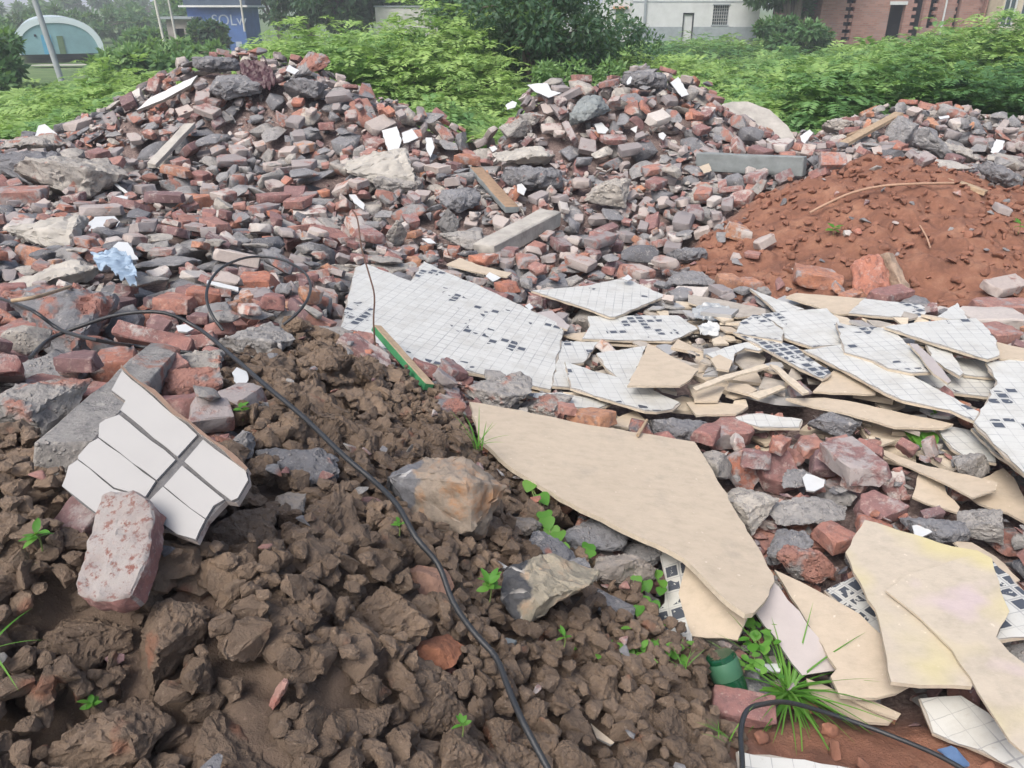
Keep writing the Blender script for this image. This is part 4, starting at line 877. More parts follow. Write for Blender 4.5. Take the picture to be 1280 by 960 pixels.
# --- crumpled soft things
def crumple(name, label, cat, ol, lift, col, seed, amp=.03, rough=.5, trans=0, mname=None):
    P = [hit_near(a, b, lift) for a, b in ol]; c = sum(P, Vector())/len(P)
    bm = bmesh.new(); vs = [bm.verts.new(p-c) for p in P]; f = bm.faces.new(vs); bmesh.ops.triangulate(bm, faces=[f])
    for _ in range(4): bmesh.ops.subdivide_edges(bm, edges=[e for e in bm.edges if e.calc_length() > .014], cuts=1); bmesh.ops.triangulate(bm, faces=bm.faces[:])
    for v in bm.verts:
        q = v.co*16+Vector((seed, seed*2, 0)); rdg = 1-abs(mn.noise(q))*2; v.co.z += amp*rdg+amp*.7*mn.noise(v.co*40); v.co += mn.noise_vector(v.co*22)*amp*.35
    g = bmesh.ops.extrude_face_region(bm, geom=bm.faces[:]); 
    for v in [e for e in g['geom'] if isinstance(e, bmesh.types.BMVert)]: v.co.z -= .004
    bmesh.ops.recalc_face_normals(bm, faces=bm.faces[:])
    V, Fc = bm_np(bm); m, n, b = mat(mname or name+'_mat'); b.inputs['Base Color'].default_value = (*col, 1); b.inputs['Roughness'].default_value = rough
    cc = ramp(n, noi(n, 9, 4, .6, pos(n)), [(.3, tuple(v*.75 for v in col)), (.7, tuple(min(1, v*1.15) for v in col))]); n.links.new(cc, b.inputs['Base Color'])
    b.inputs['Transmission Weight'].default_value = trans
    o = mesh_np(name, V, Fc, [m], smooth=40); o.location = c; return finish(o, None, label, cat)
crumple('plastic_bag', 'crumpled pale blue plastic bag among red bricks', 'plastic bag', [(114,320),(128,318),(140,312),(152,318),(164,324),(172,345),(170,357),(150,350),(138,338),(122,334)], .17, (.27,.36,.46), 3, .02)
crumple('cloth', 'dark maroon cloth caught between stones at the crest of the tallest heap', 'cloth', [(300,80),(318,76),(338,84),(345,100),(338,112),(318,108),(302,98)], .13, (.055,.02,.028), 8, .035)
crumple('plastic_sheet', 'crumpled clear plastic wrap beside the dark board on edge', 'plastic wrap', [(864,388),(880,382),(905,385),(922,396),(905,404),(880,403),(866,398)], .07, (.33,.355,.37), 12, .022, .3)
crumple('plastic_scrap', 'crumpled white plastic at the near side of the clear wrap', 'plastic scrap', [(872,410),(885,403),(900,408),(898,420),(878,420)], .10, (.5,.52,.52), 15, .015, .4)
crumple('paper_scrap', 'small sheet of blue plastic showing on the soil at the bottom corner', 'plastic scrap', [(1172,938),(1188,934),(1216,956),(1200,962)], .02, (.10,.18,.34), 18, .008, .5)

# --- green glass bottle
def lathe(prof, sides=20):
    V = [(r*math.cos(2*math.pi*k/sides), r*math.sin(2*math.pi*k/sides), z) for r, z in prof for k in range(sides)]
    Fc = [(i*sides+k, i*sides+(k+1) % sides, (i+1)*sides+(k+1) % sides, (i+1)*sides+k) for i in range(len(prof)-1) for k in range(sides)]
    Fc.append(tuple(range(sides))[::-1]); Fc.append(tuple((len(prof)-1)*sides+k for k in range(sides))); return V, Fc
m, n, b = mat('green_glass'); b.inputs['Base Color'].default_value = (.008,.075,.033,1); b.inputs['Roughness'].default_value = .12; b.inputs['Transmission Weight'].default_value = .25; b.inputs['IOR'].default_value = 1.5
V, Fc = lathe([(.001,0),(.026,0),(.030,.004),(.031,.02),(.031,.09),(.029,.105),(.020,.125),(.013,.145),(.012,.16),(.0135,.165),(.0135,.172),(.009,.174)])
o = mesh_np('bottle', V, Fc, [m], smooth=40); bc = hit(899, 818, .075); bd_ = (hit(917, 866, .0)-bc).normalized(); o.location = bc; o.scale = (1.3, 1.3, 1.0); o.rotation_euler = bd_.to_track_quat('Z', 'Y').to_euler(); finish(o, None, 'small green glass bottle lying between the grass and the dark red brick', 'bottle')
m2, n2, b2 = mat('bottle_label'); b2.inputs['Base Color'].default_value = (.045,.14,.08,1); b2.inputs['Roughness'].default_value = .5
V, Fc = lathe([(.0316,.012),(.0318,.0125),(.0318,.058),(.0316,.0585)]); finish(mesh_np('bottle_label', V, Fc, [m2], smooth=40), o)

# ------------------------------------------------------------------ rubble: dropped piece by piece onto the heaps
def rotm(nrm, yaw, tilt, tdir):
    z = Vector(nrm).normalized(); M_ = z.to_track_quat('Z', 'Y').to_matrix()
    ax = Vector((math.cos(tdir), math.sin(tdir), 0)); return np.array(M_@Matrix.Rotation(tilt, 3, ax)@Matrix.Rotation(yaw, 3, 'Z'))
Hs = blur(TG, 8); NX, NY = np.gradient(Hs, RES)
pieces = []
def drop(x, y, half, nrmw, tiltmax, kind, pid, scale, allow, sink=85, r=None, below=0.0, big=False):
    if allow is None: allow = ALW[int((x-GX0)/RES), int((y-GY0)/RES)]
    half = np.array(half)*scale; rad = float(np.linalg.norm(half)); k = int(rad/RES)+1
    i, j = int((x-GX0)/RES), int((y-GY0)/RES)
    if i-k < 0 or j-k < 0 or i+k >= len(gx) or j+k >= len(gy): return False
    sl = (slice(i-k, i+k+1), slice(j-k, j+k+1))
    if CEIL[i, j] < TG[i, j]+.0 : return False
    nrm = (-NX[i, j]*nrmw, -NY[i, j]*nrmw, 1)
    Rm = rotm(nrm, r.uniform(0, 6.283), abs(r.gauss(0, tiltmax)), r.uniform(0, 6.283))
    dx, dy = GXX[sl]-x, GYY[sl]-y
    a = dx[..., None]*Rm[0]+dy[..., None]*Rm[1]; b_ = Rm[2]
    bb = np.where(np.abs(b_) < 1e-4, 1e-4, b_); t1 = (-half-a)/bb; t2 = (half-a)/bb
    lo = np.minimum(t1, t2).max(-1); hi_ = np.maximum(t1, t2).min(-1); ok = lo < hi_
    if ok.sum() < 3: return False
    h = H[sl]; z0 = float(np.percentile((h-lo)[ok], sink))
    top = z0+hi_
    ref = np.maximum(TG[sl], G[sl]) if kind[0] in 'MR' else TG[sl]
    if (top[ok]-ref[ok]).max() > allow: return False
    if (top[ok] > CEIL[sl][ok]).any(): return False
    if (top[ok] > h[ok]).mean() < .35: return False
    hh = H[sl]; hh[ok] = np.maximum(hh[ok], top[ok])
    own = OWN[sl]; own[ok & (top >= hh-1e-9)] = len(pieces)
    pieces.append((kind, pid, scale, (x, y, z0), Rm, half)); return True
OWN = np.full(G.shape, -1, np.int32)
r = random.Random(99)
def region(n, xr, yr, test, gen):
    c = 0
    for _ in range(n):
        x, y = r.uniform(*xr), r.uniform(*yr)
        if abs(x) > y*.74+(.95 if y > 1.6 else .6) or y > 9.4: continue
        i, j = int((x-GX0)/RES), int((y-GY0)/RES)
        if not test(i, j, x, y): continue
        c += gen(x, y)
    return c
isrub = lambda i, j, x, y: soilS[i, j] < .45
vis_hi = lambda y: y < 4.6
def greyness(x, y): return float(vn(np.array([x*.55+3]), np.array([y*.7]), 77)[0])
def g_big(x, y):
    s = r.choice((.34, .3, .26, .22, .2)); pid = r.randrange(16); return drop(x, y, (PC_hi if vis_hi(y) else PC_lo)[pid][1], .8, .35, 'C'+('h' if vis_hi(y) else 'l'), pid, s*1.0, None, r=r, sink=82)
def g_brick(x, y):
    hi_ = vis_hi(y); L_ = PB_hi if hi_ else PB_lo; pid = r.randrange(len(L_)); return drop(x, y, L_[pid][1], .9, .55, 'B'+('h' if hi_ else 'l'), pid, r.choice((.6, .75, .9, 1, 1.1, 1.2)), None, r=r, sink=90)
def g_mid(x, y):
    s = r.uniform(.1, .3); pid = r.randrange(16); return drop(x, y, (PC_hi if vis_hi(y) else PC_lo)[pid][1], .8, .5, 'C'+('h' if vis_hi(y) else 'l'), pid, s, None, r=r, sink=88)
def g_small(kind):
    def f(x, y):
        s = r.uniform(.03, .085) if y > 3 else r.uniform(.02, .06); pid = r.randrange(12); return drop(x, y, PS[pid][1], .5, .6, kind, pid, s, .05, r=r, sink=70)
    return f
XR = (-7.2, 7.2)
def proto_scrap(seed):
    q = random.Random(seed); n_ = q.randint(3, 6); an = sorted(q.uniform(0, 6.283) for _ in range(n_)); 
    an = [2*math.pi*(k+q.uniform(-.3, .3))/n_ for k in range(n_)]
    P = [(math.cos(a)*q.uniform(.3, .5), math.sin(a)*q.uniform(.15, .4)) for a in an]; V = [(x, y, .035) for x, y in P]+[(x, y, -.035) for x, y in P]
    Fc = [(0, k, k+1) for k in range(1, n_-1)]+[(n_, n_+k+1, n_+k) for k in range(1, n_-1)]
    for k in range(n_): k2 = (k+1) % n_; Fc += [(k, n_+k, n_+k2), (k, n_+k2, k2)]
    V = np.array(V); return (V, np.array(Fc)), (.42, .28, .035)
PW = [proto_scrap(600+i) for i in range(20)]
_px, _py, _ = proj(GXX, GYY, TG+.05)
PILEM = inpoly(_px, _py, [(650,480),(700,420),(850,380),(960,375),(1100,400),(1240,440),(1280,470),(1280,600),(1160,560),(1000,545),(760,520),(650,505)]) & (GYY < 5)
ALW = .045+.12*np.clip(.5+fbm(GXX*1.6, GYY*1.9, 91, 3)*1.3, 0, 1)
region(2200, XR, (.9, 9.2), lambda i, j, x, y: isrub(i, j, x, y) and not PILEM[i, j], g_big)
for rep in range(5):
    if rep == 0:
        ns_ = region(3500, (-.3, 3.6), (2.4, 5), lambda i, j, x, y: PILEM[i, j], lambda x, y: drop(x, y, PW[0][1], .5, .22, 'Ws', r.randrange(20), r.uniform(.1, .38), .17, r=r, sink=92))
    region(5200, XR, (2.4, 9.4), isrub, lambda x, y: g_brick(x, y) if r.random() > .22+.42*greyness(x, y) else g_mid(x, y))
    if rep in (1, 3): region(1500, XR, (2.5, 9.2), lambda i, j, x, y: isrub(i, j, x, y) and not PILEM[i, j], g_big)
    region(3500, (-3, 4), (1.2, 4.8), isrub, lambda x, y: g_brick(x, y) if r.random() < .3 else g_mid(x, y))
    region(1100, XR, (1.2, 9), isrub, g_small('sb' if rep % 2 else 'sc'))
# a looser top layer to break the surface up
region(1500, XR, (3, 9.2), isrub, lambda x, y: drop(x, y, PB_lo[0][1], .6, .5, 'Bl', r.randrange(6), 1.1, .16, r=r, sink=92) if r.random() < .55 else drop(x, y, PC_lo[1][1], .6, .5, 'Cl', r.randrange(16), r.uniform(.16, .34), .18, r=r, sink=92))
region(11000, XR, (1.2, 9.3), isrub, g_small('sb')); region(9000, XR, (1.2, 9.3), isrub, g_small('sc'))
region(9000, (-.6, 3.2), (1.3, 3.6), isrub, lambda x, y: drop(x, y, PS[0][1], .5, .6, 'sb' if r.random() < .6 else 'sc', r.randrange(12), r.uniform(.015, .045), .04, r=r, sink=70))
n_rub = len(pieces)
# mud clods
ismud = lambda i, j, x, y: mudS[i, j] > .4
def g_clod(lo_, hi_, allow, kind):
    def f(x, y):
        s = lo_*(hi_/lo_)**(r.random()**1.6); pid = r.randrange(10); P_ = {'Mh': PM_hi, 'Mm': PM_md, 'Ml': PM_lo}[kind]; return drop(x, y, P_[pid % len(P_)][1], .7, .5, kind, pid % len(P_), s, allow, r=r, sink=14 if kind == 'Mh' else 20)
    return f
region(1600, (-2.2, 1.2), (.6, 3.2), ismud, g_clod(.09, .2, .125, 'Mh'))
region(6000, (-1.3, .9), (.6, 1.7), ismud, g_clod(.04, .11, .09, 'Mm'))
region(9000, (-1.5, .9), (.6, 1.9), ismud, g_clod(.015, .05, .06, 'Mm'))
region(9000, (-2.2, 1.4), (.6, 3.2), ismud, g_clod(.045, .11, .08, 'Mm'))
region(9000, (-2.2, 1.4), (.6, 3.2), ismud, g_clod(.022, .05, .065, 'Mm'))
region(26000, (-2.4, 1.5), (.6, 3.2), ismud, g_clod(.007, .028, .09, 'Ml'))
region(2500, (-2.2, 1.4), (.6, 3.0), ismud, lambda x, y: drop(x, y, PS[0][1], .5, .6, r.choice(('sb', 'sc')), r.randrange(12), r.uniform(.008, .035), .09, r=r, sink=50))
# red soil: crumbs, few stones
isred = lambda i, j, x, y: redS[i, j]+lowS[i, j] > .5
region(14000, (-.2, 6), (.9, 6.6), isred, lambda x, y: drop(x, y, PM_lo[0][1], .7, .5, 'Rl', r.randrange(10), .010+.065*r.random()**3, .05, r=r, sink=45))
region(1400, (-.2, 6), (.9, 6.6), isred, lambda x, y: drop(x, y, PS[0][1], .7, .5, r.choice(('sb', 'sc')), r.randrange(12), .015+.08*r.random()**3, .07, r=r, sink=45))
region(70, (1, 6), (3.8, 6.6), isred, lambda x, y: g_brick(x, y))

# which pieces can be seen from above, how large they show
cnt = np.bincount(OWN[OWN >= 0].ravel(), minlength=len(pieces))
PROT = {'Bh': PB_hi, 'Bl': PB_lo, 'Ch': PC_hi, 'Cl': PC_lo, 'sb': PS, 'sc': PS, 'Mh': PM_hi, 'Mm': PM_md, 'Ml': PM_lo, 'Rl': PM_lo, 'Ws': PW}
score = np.zeros(len(pieces))
for i, p in enumerate(pieces):
    x, y, z = p[3]; px, py, zc = proj(x, y, z)
    area = cnt[i]*RES*RES; inside = -20 < px < 1300 and -20 < py < 985
    score[i] = area/(zc*zc)*(1 if inside else .02)
def order(kinds): return sorted([i for i in range(len(pieces)) if pieces[i][0] in kinds and cnt[i] > 0], key=lambda i: -score[i])
def piece_rnd(kind, x, y, q):
    g = greyness(x, y)
    if kind[0] in 'B' or kind == 'sb':
        a = q.random(); wet = 1 if (y < 3.4) else 0
        return (min(1, max(0, q.gauss(.5, .3))), q.random()**.75 if not wet else q.random()*.6, q.random())
    return (min(1, max(0, q.gauss(.52-.12*g, .27))), q.random()**1.3, q.random())
LANDM = [('rusty wire', 446, 300), ('concrete beam behind the largest mosaic sheet', 645, 300), ('blue grey slab on edge', 940, 204), ('big smooth grey slab', 950, 155), ('white slab near the tallest heap top', 208, 118),
 ('leaning greyish plank', 214, 180), ('slanting frame piece', 618, 236), ('wide orange plank', 1085, 163), ('crumpled blue bag', 148, 335), ('cable loop', 320, 350), ('maroon cloth', 322, 95), ('two-tile white shards', 500, 170),
 ('white oblong shard with a grout line', 128, 278), ('largest pale slab', 62, 345), ('masonry block with red brick ends', 102, 218), ('brown boulder of the middle heap', 640, 135), ('clear plastic wrap', 890, 392), ('kite-shaped mosaic sheet', 750, 374),
 ('gap between the heaps', 600, 185), ('heart-shaped white shard', 828, 171), ('standing pale blue shard', 850, 110), ('dark patch slab', 475, 212), ('split block in the red soil', 1094, 338), ('long pale root', 1100, 240), ('roof-shaped slab', 1162, 180),
 ('pale blue rounded shard', 1246, 184), ('painted timber', 500, 445), ('black cable arch', 205, 395), ('white tiled slab', 200, 565), ('mortar-caked brick', 150, 680), ('point of the largest beige board', 590, 505), ('tail of the largest beige board', 920, 640),
 ('white torn shard', 1017, 602), ('purple grey boulder', 1172, 660), ('wide stained board', 1160, 720), ('thin tapering board', 1150, 585), ('green bottle', 908, 840), ('grass tuft', 985, 862), ('layered rock', 688, 752), ('ochre boulder', 556, 620), ('heart-leaved vine', 680, 650),
 ('curved mosaic sliver', 840, 740), ('broad pale slab', 655, 195), ('white heap-top shard', 686, 112), ('pointed white skyline shard', 57, 167), ('pale lump with white plaster face', 760, 240), ('orange bricks at the red soil foot', 922, 354), ('largest mosaic sheet', 565, 400), ('dark speckled stone', 372, 582)]
def rel(px, py):
    i = min(range(len(LANDM)), key=lambda k: math.hypot(LANDM[k][1]-px, (LANDM[k][2]-py)*1.5)); n_, lx, ly = LANDM[i]
    dx, dy = px-lx, (py-ly)*1.3; return i, ('above' if dy < 0 else 'below') if abs(dy) > abs(dx) else 'beside'
USED = {}
def loose_label(look, x, y, z):
    px, py, _ = proj(x, y, z); i, w_ = rel(px, py); k = (look, w_, i); n_ = USED.get(k, 0); USED[k] = n_+1
    return look, w_, i, n_
def piece_geom(p):
    (V, Fc), _h2 = PROT[p[0]][p[1] % len(PROT[p[0]])]; return (V*p[2])@p[4].T, Fc
nb = 0; indiv = set(); LOOSE = []
for kinds, nm, cat, mt, lim in ((('Bh', 'Bl'), 'brick', 'brick', 'brick', 275), (('Ch', 'Cl'), 'concrete_chunk', 'concrete chunk', 'conc', 290)):
    for i in order(kinds)[:lim]:
        p = pieces[i]; x, y, z = p[3]; q = random.Random(i); rn_ = piece_rnd(p[0], x, y, q); V, Fc = piece_geom(p)
        o = mesh_np(nm, V, Fc, [M[mt]], rn=np.array(rn_), smooth=35); o.location = (x, y, z)
        ez = np.ptp(V[:, 2]); ex = max(np.ptp(V[:, 0]), np.ptp(V[:, 1])); pose = 'flat' if ez < .09 else ('on edge' if ez < .16 else 'standing steeply') if nm == 'brick' else ('low' if ez < .11 else 'bulky')
        if nm == 'brick':
            ty = 'mortar-caked' if rn_[1] > .62 else ('maroon' if rn_[0] < .3 else ('orange red' if rn_[0] > .72 else 'dull red'))
            look = '%s %s %s' % (ty, 'whole brick' if max(p[5]) > .1 else 'broken brick', pose); gname = '%s loose bricks' % ty
        else:
            ty = 'dark grey' if rn_[0] < .33 else ('pale' if rn_[0] > .62 else 'mid grey')
            look = '%s %s concrete chunk' % (pose, ty); gname = '%s loose concrete chunks' % ty
        LOOSE.append((o, look, *rel(*proj(x, y, z)[:2]), proj(x, y, z)[:2])); finish(o, None, 'x', cat, gname); indiv.add(i)
for i in order(('Ws',))[:230]:
    p = pieces[i]; x, y, z = p[3]; V, Fc = piece_geom(p); q = random.Random(i)
    fc, nm_ = q.choice((('beige', 'beige board scrap'), ('tile', 'white glazed scrap'), ('edge', 'pale board scrap'), ('tile', 'white glazed scrap'), ('greyback', 'grey board scrap')))
    o = mesh_np('board_scrap', V, Fc, [M[fc]], rn=np.array((.5, .5, .5)), smooth=20); o.location = (x, y, z); long_ = p[2] > .2
    finish(o, None, 'x', 'board scrap', 'small scraps in the mosaic pile'); LOOSE.append((o, ('large ' if long_ else 'small ')+nm_, *rel(*proj(x, y, z)[:2]), proj(x, y, z)[:2]))
ORD = ['', 'second', 'third', 'fourth', 'fifth', 'sixth', 'seventh', 'eighth', 'ninth', 'tenth', 'eleventh', 'twelfth', 'thirteenth', 'fourteenth', 'fifteenth', 'sixteenth']
bykey = {}
for t in LOOSE: bykey.setdefault((t[1], t[2], t[3]), []).append(t)
for (look, li, w_), L_ in bykey.items():
    L_.sort(key=lambda t: math.hypot(t[4][0]-LANDM[li][1], t[4][1]-LANDM[li][2]))
    for k, t in enumerate(L_):
        t[0]['label'] = (lambda q: q if len(q.replace('-', ' ').split()) <= 15 else q.replace(' with red brick ends', '').replace(' behind the largest mosaic sheet', '').replace(' with a grout line', '').replace('standing steeply', 'steep').replace(' of the largest beige board', ' of the largest board').replace(' of the middle heap', ''))( '%s %s the %s' % (look, w_, LANDM[li][0]) if len(L_) == 1 else '%s, %s closest %s the %s' % (look, ORD[k], w_, LANDM[li][0]) if 0 < k < 16 else '%s closest %s the %s' % (look, w_, LANDM[li][0]))
def merged(name, label, cat, idx, mt, kind='stuff', smooth=35):
    Vs, Fs, Rs, off = [], [], [], 0
    for i in idx:
        p = pieces[i]; V, Fc = piece_geom(p); Vs.append(V+np.array(p[3])); Fs.append(Fc+off); off += len(V)
        Rs.append(np.tile(np.array(piece_rnd(p[0], p[3][0], p[3][1], random.Random(i))), (len(V), 1)))
    if not Vs: return
    o = mesh_np(name, np.concatenate(Vs), np.concatenate(Fs), [M[mt]], rn=np.concatenate(Rs), smooth=smooth); finish(o, None, label, cat, None, kind)
rest = lambda *ks: [i for i in range(len(pieces)) if pieces[i][0] in ks and i not in indiv and cnt[i] > 0]
merged('brick_rubble', 'loose red and maroon brick fragments filling the heaps', 'brick rubble', rest('Bh', 'Bl', 'sb'), 'brick')
merged('concrete_rubble', 'loose grey concrete fragments filling the heaps', 'concrete rubble', rest('Ch', 'Cl', 'sc'), 'conc')
merged('soil_clods', 'brown crumbly clods covering the muddy mound', 'soil clods', rest('Mh', 'Mm', 'Ml'), 'mud', smooth=50)
M['redsoil'] = simple('red_soil_crumb', (.215,.10,.066), .9, 12, .5, .6, .006)
merged('soil_crumbs', 'reddish crumbs of earth covering the red soil mound', 'soil crumbs', rest('Rl'), 'redsoil', smooth=60)
print('pieces', len(pieces), 'rubble', n_rub, {k: len(rest(k)) for k in PROT})

# --- cables and wire
HM = np.maximum(H, np.where(CEIL < 50, CEIL, -9)); HMd = HM.copy()
for _a in (0, 1):
    for _s in (-1, 1, -2, 2, -3, 3): HMd = np.maximum(HMd, np.roll(HMd if False else HM, _s, _a))
HM2 = blur(HMd, 4)+.004
def onG(px, py, lift): return hit(px, py, lift*.8+.008, np.maximum(HM2, TG-.05))
tube_obj('cable', 'long black cable arching over rubble and snaking down the mud to the frame bottom', 'cable',
 [onG(*p) for p in [(38,447,.02),(62,424,.04),(100,408,.07),(150,393,.11),(205,391,.13),(250,412,.10),(290,445,.07),(330,480,.05),(380,522,.04),(430,570,.04),(468,602,.03),(497,632,.03),(520,672,.03),(548,706,.03),(566,752,.03),(592,790,.03),(620,822,.03),(636,862,.03),(655,905,.025),(690,970,.025)]], .0062, M['cable'])
tube_obj('cable', 'black cable entering at the frame edge and running under the arching one', 'cable',
 [onG(*p) for p in [(-40,360,.05),(0,373,.05),(40,388,.06),(75,412,.05),(120,425,.04),(165,432,.03),(205,437,.02),(240,441,.02)]], .0058, M['cable'])
tube_obj('cable_loop', 'open loop of thin black cable round the small brick column', 'cable',
 [onG(*p) for p in [(279,413,.03),(264,392,.07),(258,368,.10),(266,346,.12),(285,330,.13),(315,321,.14),(350,324,.14),(378,338,.12),(388,356,.10),(384,375,.08),(370,393,.05),(354,406,.02)]], .0055, M['cable'])
tube_obj('cable', 'grey black cable bent over the dark red brick in the corner', 'cable',
 [onG(*p) for p in [(926,1000,.03),(928,955,.04),(926,915,.06),(934,888,.09),(955,880,.10),(985,878,.08),(1030,890,.05),(1075,905,.03),(1120,922,.02),(1180,948,.015),(1250,990,.015)]], .0058, M['cable'])
Yw = hit(468, 446).y
tube_obj('wire', 'thin rusty wire standing in front of the largest tile panel', 'wire', [PY(440,262,Yw+.5), PY(447,275,Yw+.4), PY(452,310,Yw+.25), PY(462,345,Yw+.12), PY(468,370,Yw+.05), PY(467,405,Yw), PY(471,452,Yw-.02)], .0035, M['rust'])
tube_obj('root', 'long pale root lying across the crest of the red soil', 'root', [onG(*p) for p in [(1012,266,.02),(1035,254,.03),(1065,241,.03),(1100,233,.04),(1140,230,.04),(1192,229,.03)]], .009, M['rootm'])
tube_obj('stick', 'thin yellow stick beside the largest pale slab', 'stick', [onG(15,376,.10), onG(50,370,.12), onG(88,358,.12)], .006, M['wood2'])
tube_obj('stick', 'thin dry twig stuck upright in the red soil', 'stick', [onG(1150,282,.01), onG(1158,296,.02), onG(1163,310,.01)], .005, M['rootm'])
tube_obj('stick', 'stubby pale twig lying on the edge of the largest beige board', 'stick', [onplane(800,540,plane3([(590,505,.30),(868,552,.20),(940,766,.26)]))+Vector((0,0,.01)), onplane(797,548,plane3([(590,505,.30),(868,552,.20),(940,766,.26)]))+Vector((0,0,.012)), onplane(808,531,plane3([(590,505,.30),(868,552,.20),(940,766,.26)]))+Vector((0,0,.02))], .006, M['wood2'])


# ------------------------------------------------------------------ ground sheet
def axis(a, b, st, far):
    c = list(np.arange(a, b, st)); s = st; lo_ = [a]; 
    while lo_[-1] > -far: s *= 1.22; lo_.append(lo_[-1]-s)
    s = st; hi_ = [c[-1]]
    while hi_[-1] < far: s *= 1.12; hi_.append(hi_[-1]+s)
    return np.array(lo_[:0:-1]+c+hi_[1:])
ax_, ay_ = axis(-1.9, 3.4, .013, 900), axis(.62, 6.3, .015, 1200)
X, Y = np.meshgrid(ax_, ay_, indexing='ij')
Zt = T(X, Y); mu, rd, lw = masks(X, Y, Zt); 
inb = (X > GX0+.1) & (X < GX1-.1) & (Y > GY0+.02) & (Y < GY1-.1)
def samp(g):
    i = np.clip((X-GX0)/RES, 0, len(gx)-1.001); j = np.clip((Y-GY0)/RES, 0, len(gy)-1.001); a, b = i.astype(int), j.astype(int); fx, fy = i-a, j-b
    return (g[a, b]*(1-fx)+g[a+1, b]*fx)*(1-fy)+(g[a, b+1]*(1-fx)+g[a+1, b+1]*fx)*fy
ms, rs_ = np.where(inb, samp(mudS), (Y < .7)*1.0), np.where(inb, samp(np.clip(redS+lowS, 0, 1)), 0)
fz = sstep(9.3, 10.2, Y)+sstep(7.3, 8, np.abs(X))*(Y > 5); fz = np.clip(fz, 0, 1)
Z = np.where(inb, samp(G), Zt-.10*(1-ms))+fz*(.1*(1-ms-rs_))*0
kx, ky = X.shape; idx = np.arange(kx*ky).reshape(kx, ky)
Fq = np.stack([idx[:-1, :-1], idx[1:, :-1], idx[1:, 1:], idx[:-1, 1:]], -1).reshape(-1, 4)
go = mesh_np('ground', np.stack([X, Y, Z], -1).reshape(-1, 3), Fq, [M['ground']], smooth=180)
at = go.data.attributes.new('zone', 'FLOAT_COLOR', 'POINT'); at.data.foreach_set('color', np.stack([ms*(1-fz), rs_*(1-fz), fz, np.ones_like(fz)], -1).astype(np.float32).ravel())
finish(go, None, None, None, None, 'structure')

# ------------------------------------------------------------------ vegetation
def gz(x, y): return float(T(np.array([x]), np.array([y]))[0])
class Leaves:
    def __init__(s): s.V = []; s.R = []
    def add(s, base, d, nrm, L, W, rn):     # arrays: base (n,3), dir, normal, length, width -> folded diamond of 4 verts
        side = np.cross(nrm, d); side /= np.linalg.norm(side, axis=1)[:, None]+1e-9
        L = np.asarray(L).reshape(-1, 1)*np.ones((len(base), 1)); W = np.asarray(W).reshape(-1, 1)*np.ones((len(base), 1))
        q = np.stack([base, base+d*L*.45+side*W*.5-nrm*W*.05, base+d*L-nrm*L*.12, base+d*L*.45-side*W*.5-nrm*W*.05], 1)
        s.V.append(q.reshape(-1, 3)); s.R.append(np.repeat(rn, 4, 0))
    def obj(s, name, m):
        V = np.concatenate(s.V); F_ = np.arange(len(V)).reshape(-1, 4); return mesh_np(name, V, F_, [m], rn=np.concatenate(s.R))
def unit(a): return a/(np.linalg.norm(a, axis=-1, keepdims=True)+1e-9)
def frond_plants(P, Hh, size, nf, npair, tone, Lv, spread=.5, droop=.5):
    """P (n,3) plant bases, Hh heights, size frond length; fronds with paired leaflets"""
    n = len(P)
    for f in range(nf):
        az = rng.uniform(0, 6.283, n); hgt = Hh*rng.uniform(.35, 1.0, n)
        start = P+np.stack([np.cos(az)*.06*size, np.sin(az)*.06*size, hgt], -1)
        start[:, :2] += rng.normal(0, spread*.25, (n, 2))
        el = rng.uniform(.1, .9, n)
        d0 = np.stack([np.cos(az)*np.cos(el), np.sin(az)*np.cos(el), np.sin(el)], -1)
        fl = size*rng.uniform(.6, 1.2, n)
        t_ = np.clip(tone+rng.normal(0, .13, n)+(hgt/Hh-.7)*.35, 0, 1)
        for k in range(npair):
            u = (k+.6)/npair
            pt = start+d0*(fl*u)[:, None]; pt[:, 2] -= droop*fl*u*u
            tang = unit(d0-np.array([0, 0, 1])*(2*droop*u)); side = unit(np.cross(tang, np.array([0, 0, 1.])))
            upn = unit(np.cross(side, tang))
            for sgn in (-1, 1):
                d = unit(side*sgn+tang*.55+upn*rng.uniform(-.1, .35, (n, 1)))
                Ll = fl*.42*(1-.55*abs(u-.45)); rn = np.stack([np.clip(t_+rng.normal(0, .05, n), 0, 1), rng.random(n), rng.random(n)], -1)
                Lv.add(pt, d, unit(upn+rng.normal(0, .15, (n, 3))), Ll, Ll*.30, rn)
def heaptop(x, y): return T(x, y)
def scatter(n, xr, yr, cond=None):
    x = rng.uniform(*xr, n); y = rng.uniform(*yr, n); px, py, zc = proj(x, y, T(x, y)+.5); ok = (px > -120) & (px < 1400)
    if cond is not None: ok &= cond(x, y)
    return x[ok], y[ok]
def weed_h(x, y):
    base = .75+.35*fbm(x*.35, y*.3, 60)*2
    base = base-.25*sstep(3.2, 5, x)*sstep(7.6, 6.5, x)*sstep(11, 13, y)+sstep(6.6, 9.3, x)*sstep(9, 13, y)*sstep(22, 16, y)*.95-.35*sstep(20, 34, y)*sstep(-1, 2, x)
    base = base+.8*sstep(-4.9, -3.4, x+(y-14)*.25)*sstep(.6, -.6, x)*sstep(10.5, 13.5, y)*sstep(24, 18, y)-.3*sstep(-5.6, -6.8, x+(y-12)*.3)
    base = base*(1-.55*sstep(-7.5, -9.5, x)*sstep(13, 18, y))
    base = base*(1+.55*fbm(x*1.1, y*1.1, 64, 3)*2*.6)
    return np.clip(base, .25, 2.2)
WL = [(0, (.06,.15,.06)), (.35, (.12,.26,.095)), (.65, (.21,.38,.13)), (1, (.36,.53,.17))]
M['weed'] = leaf_mat('weed_foliage', WL)
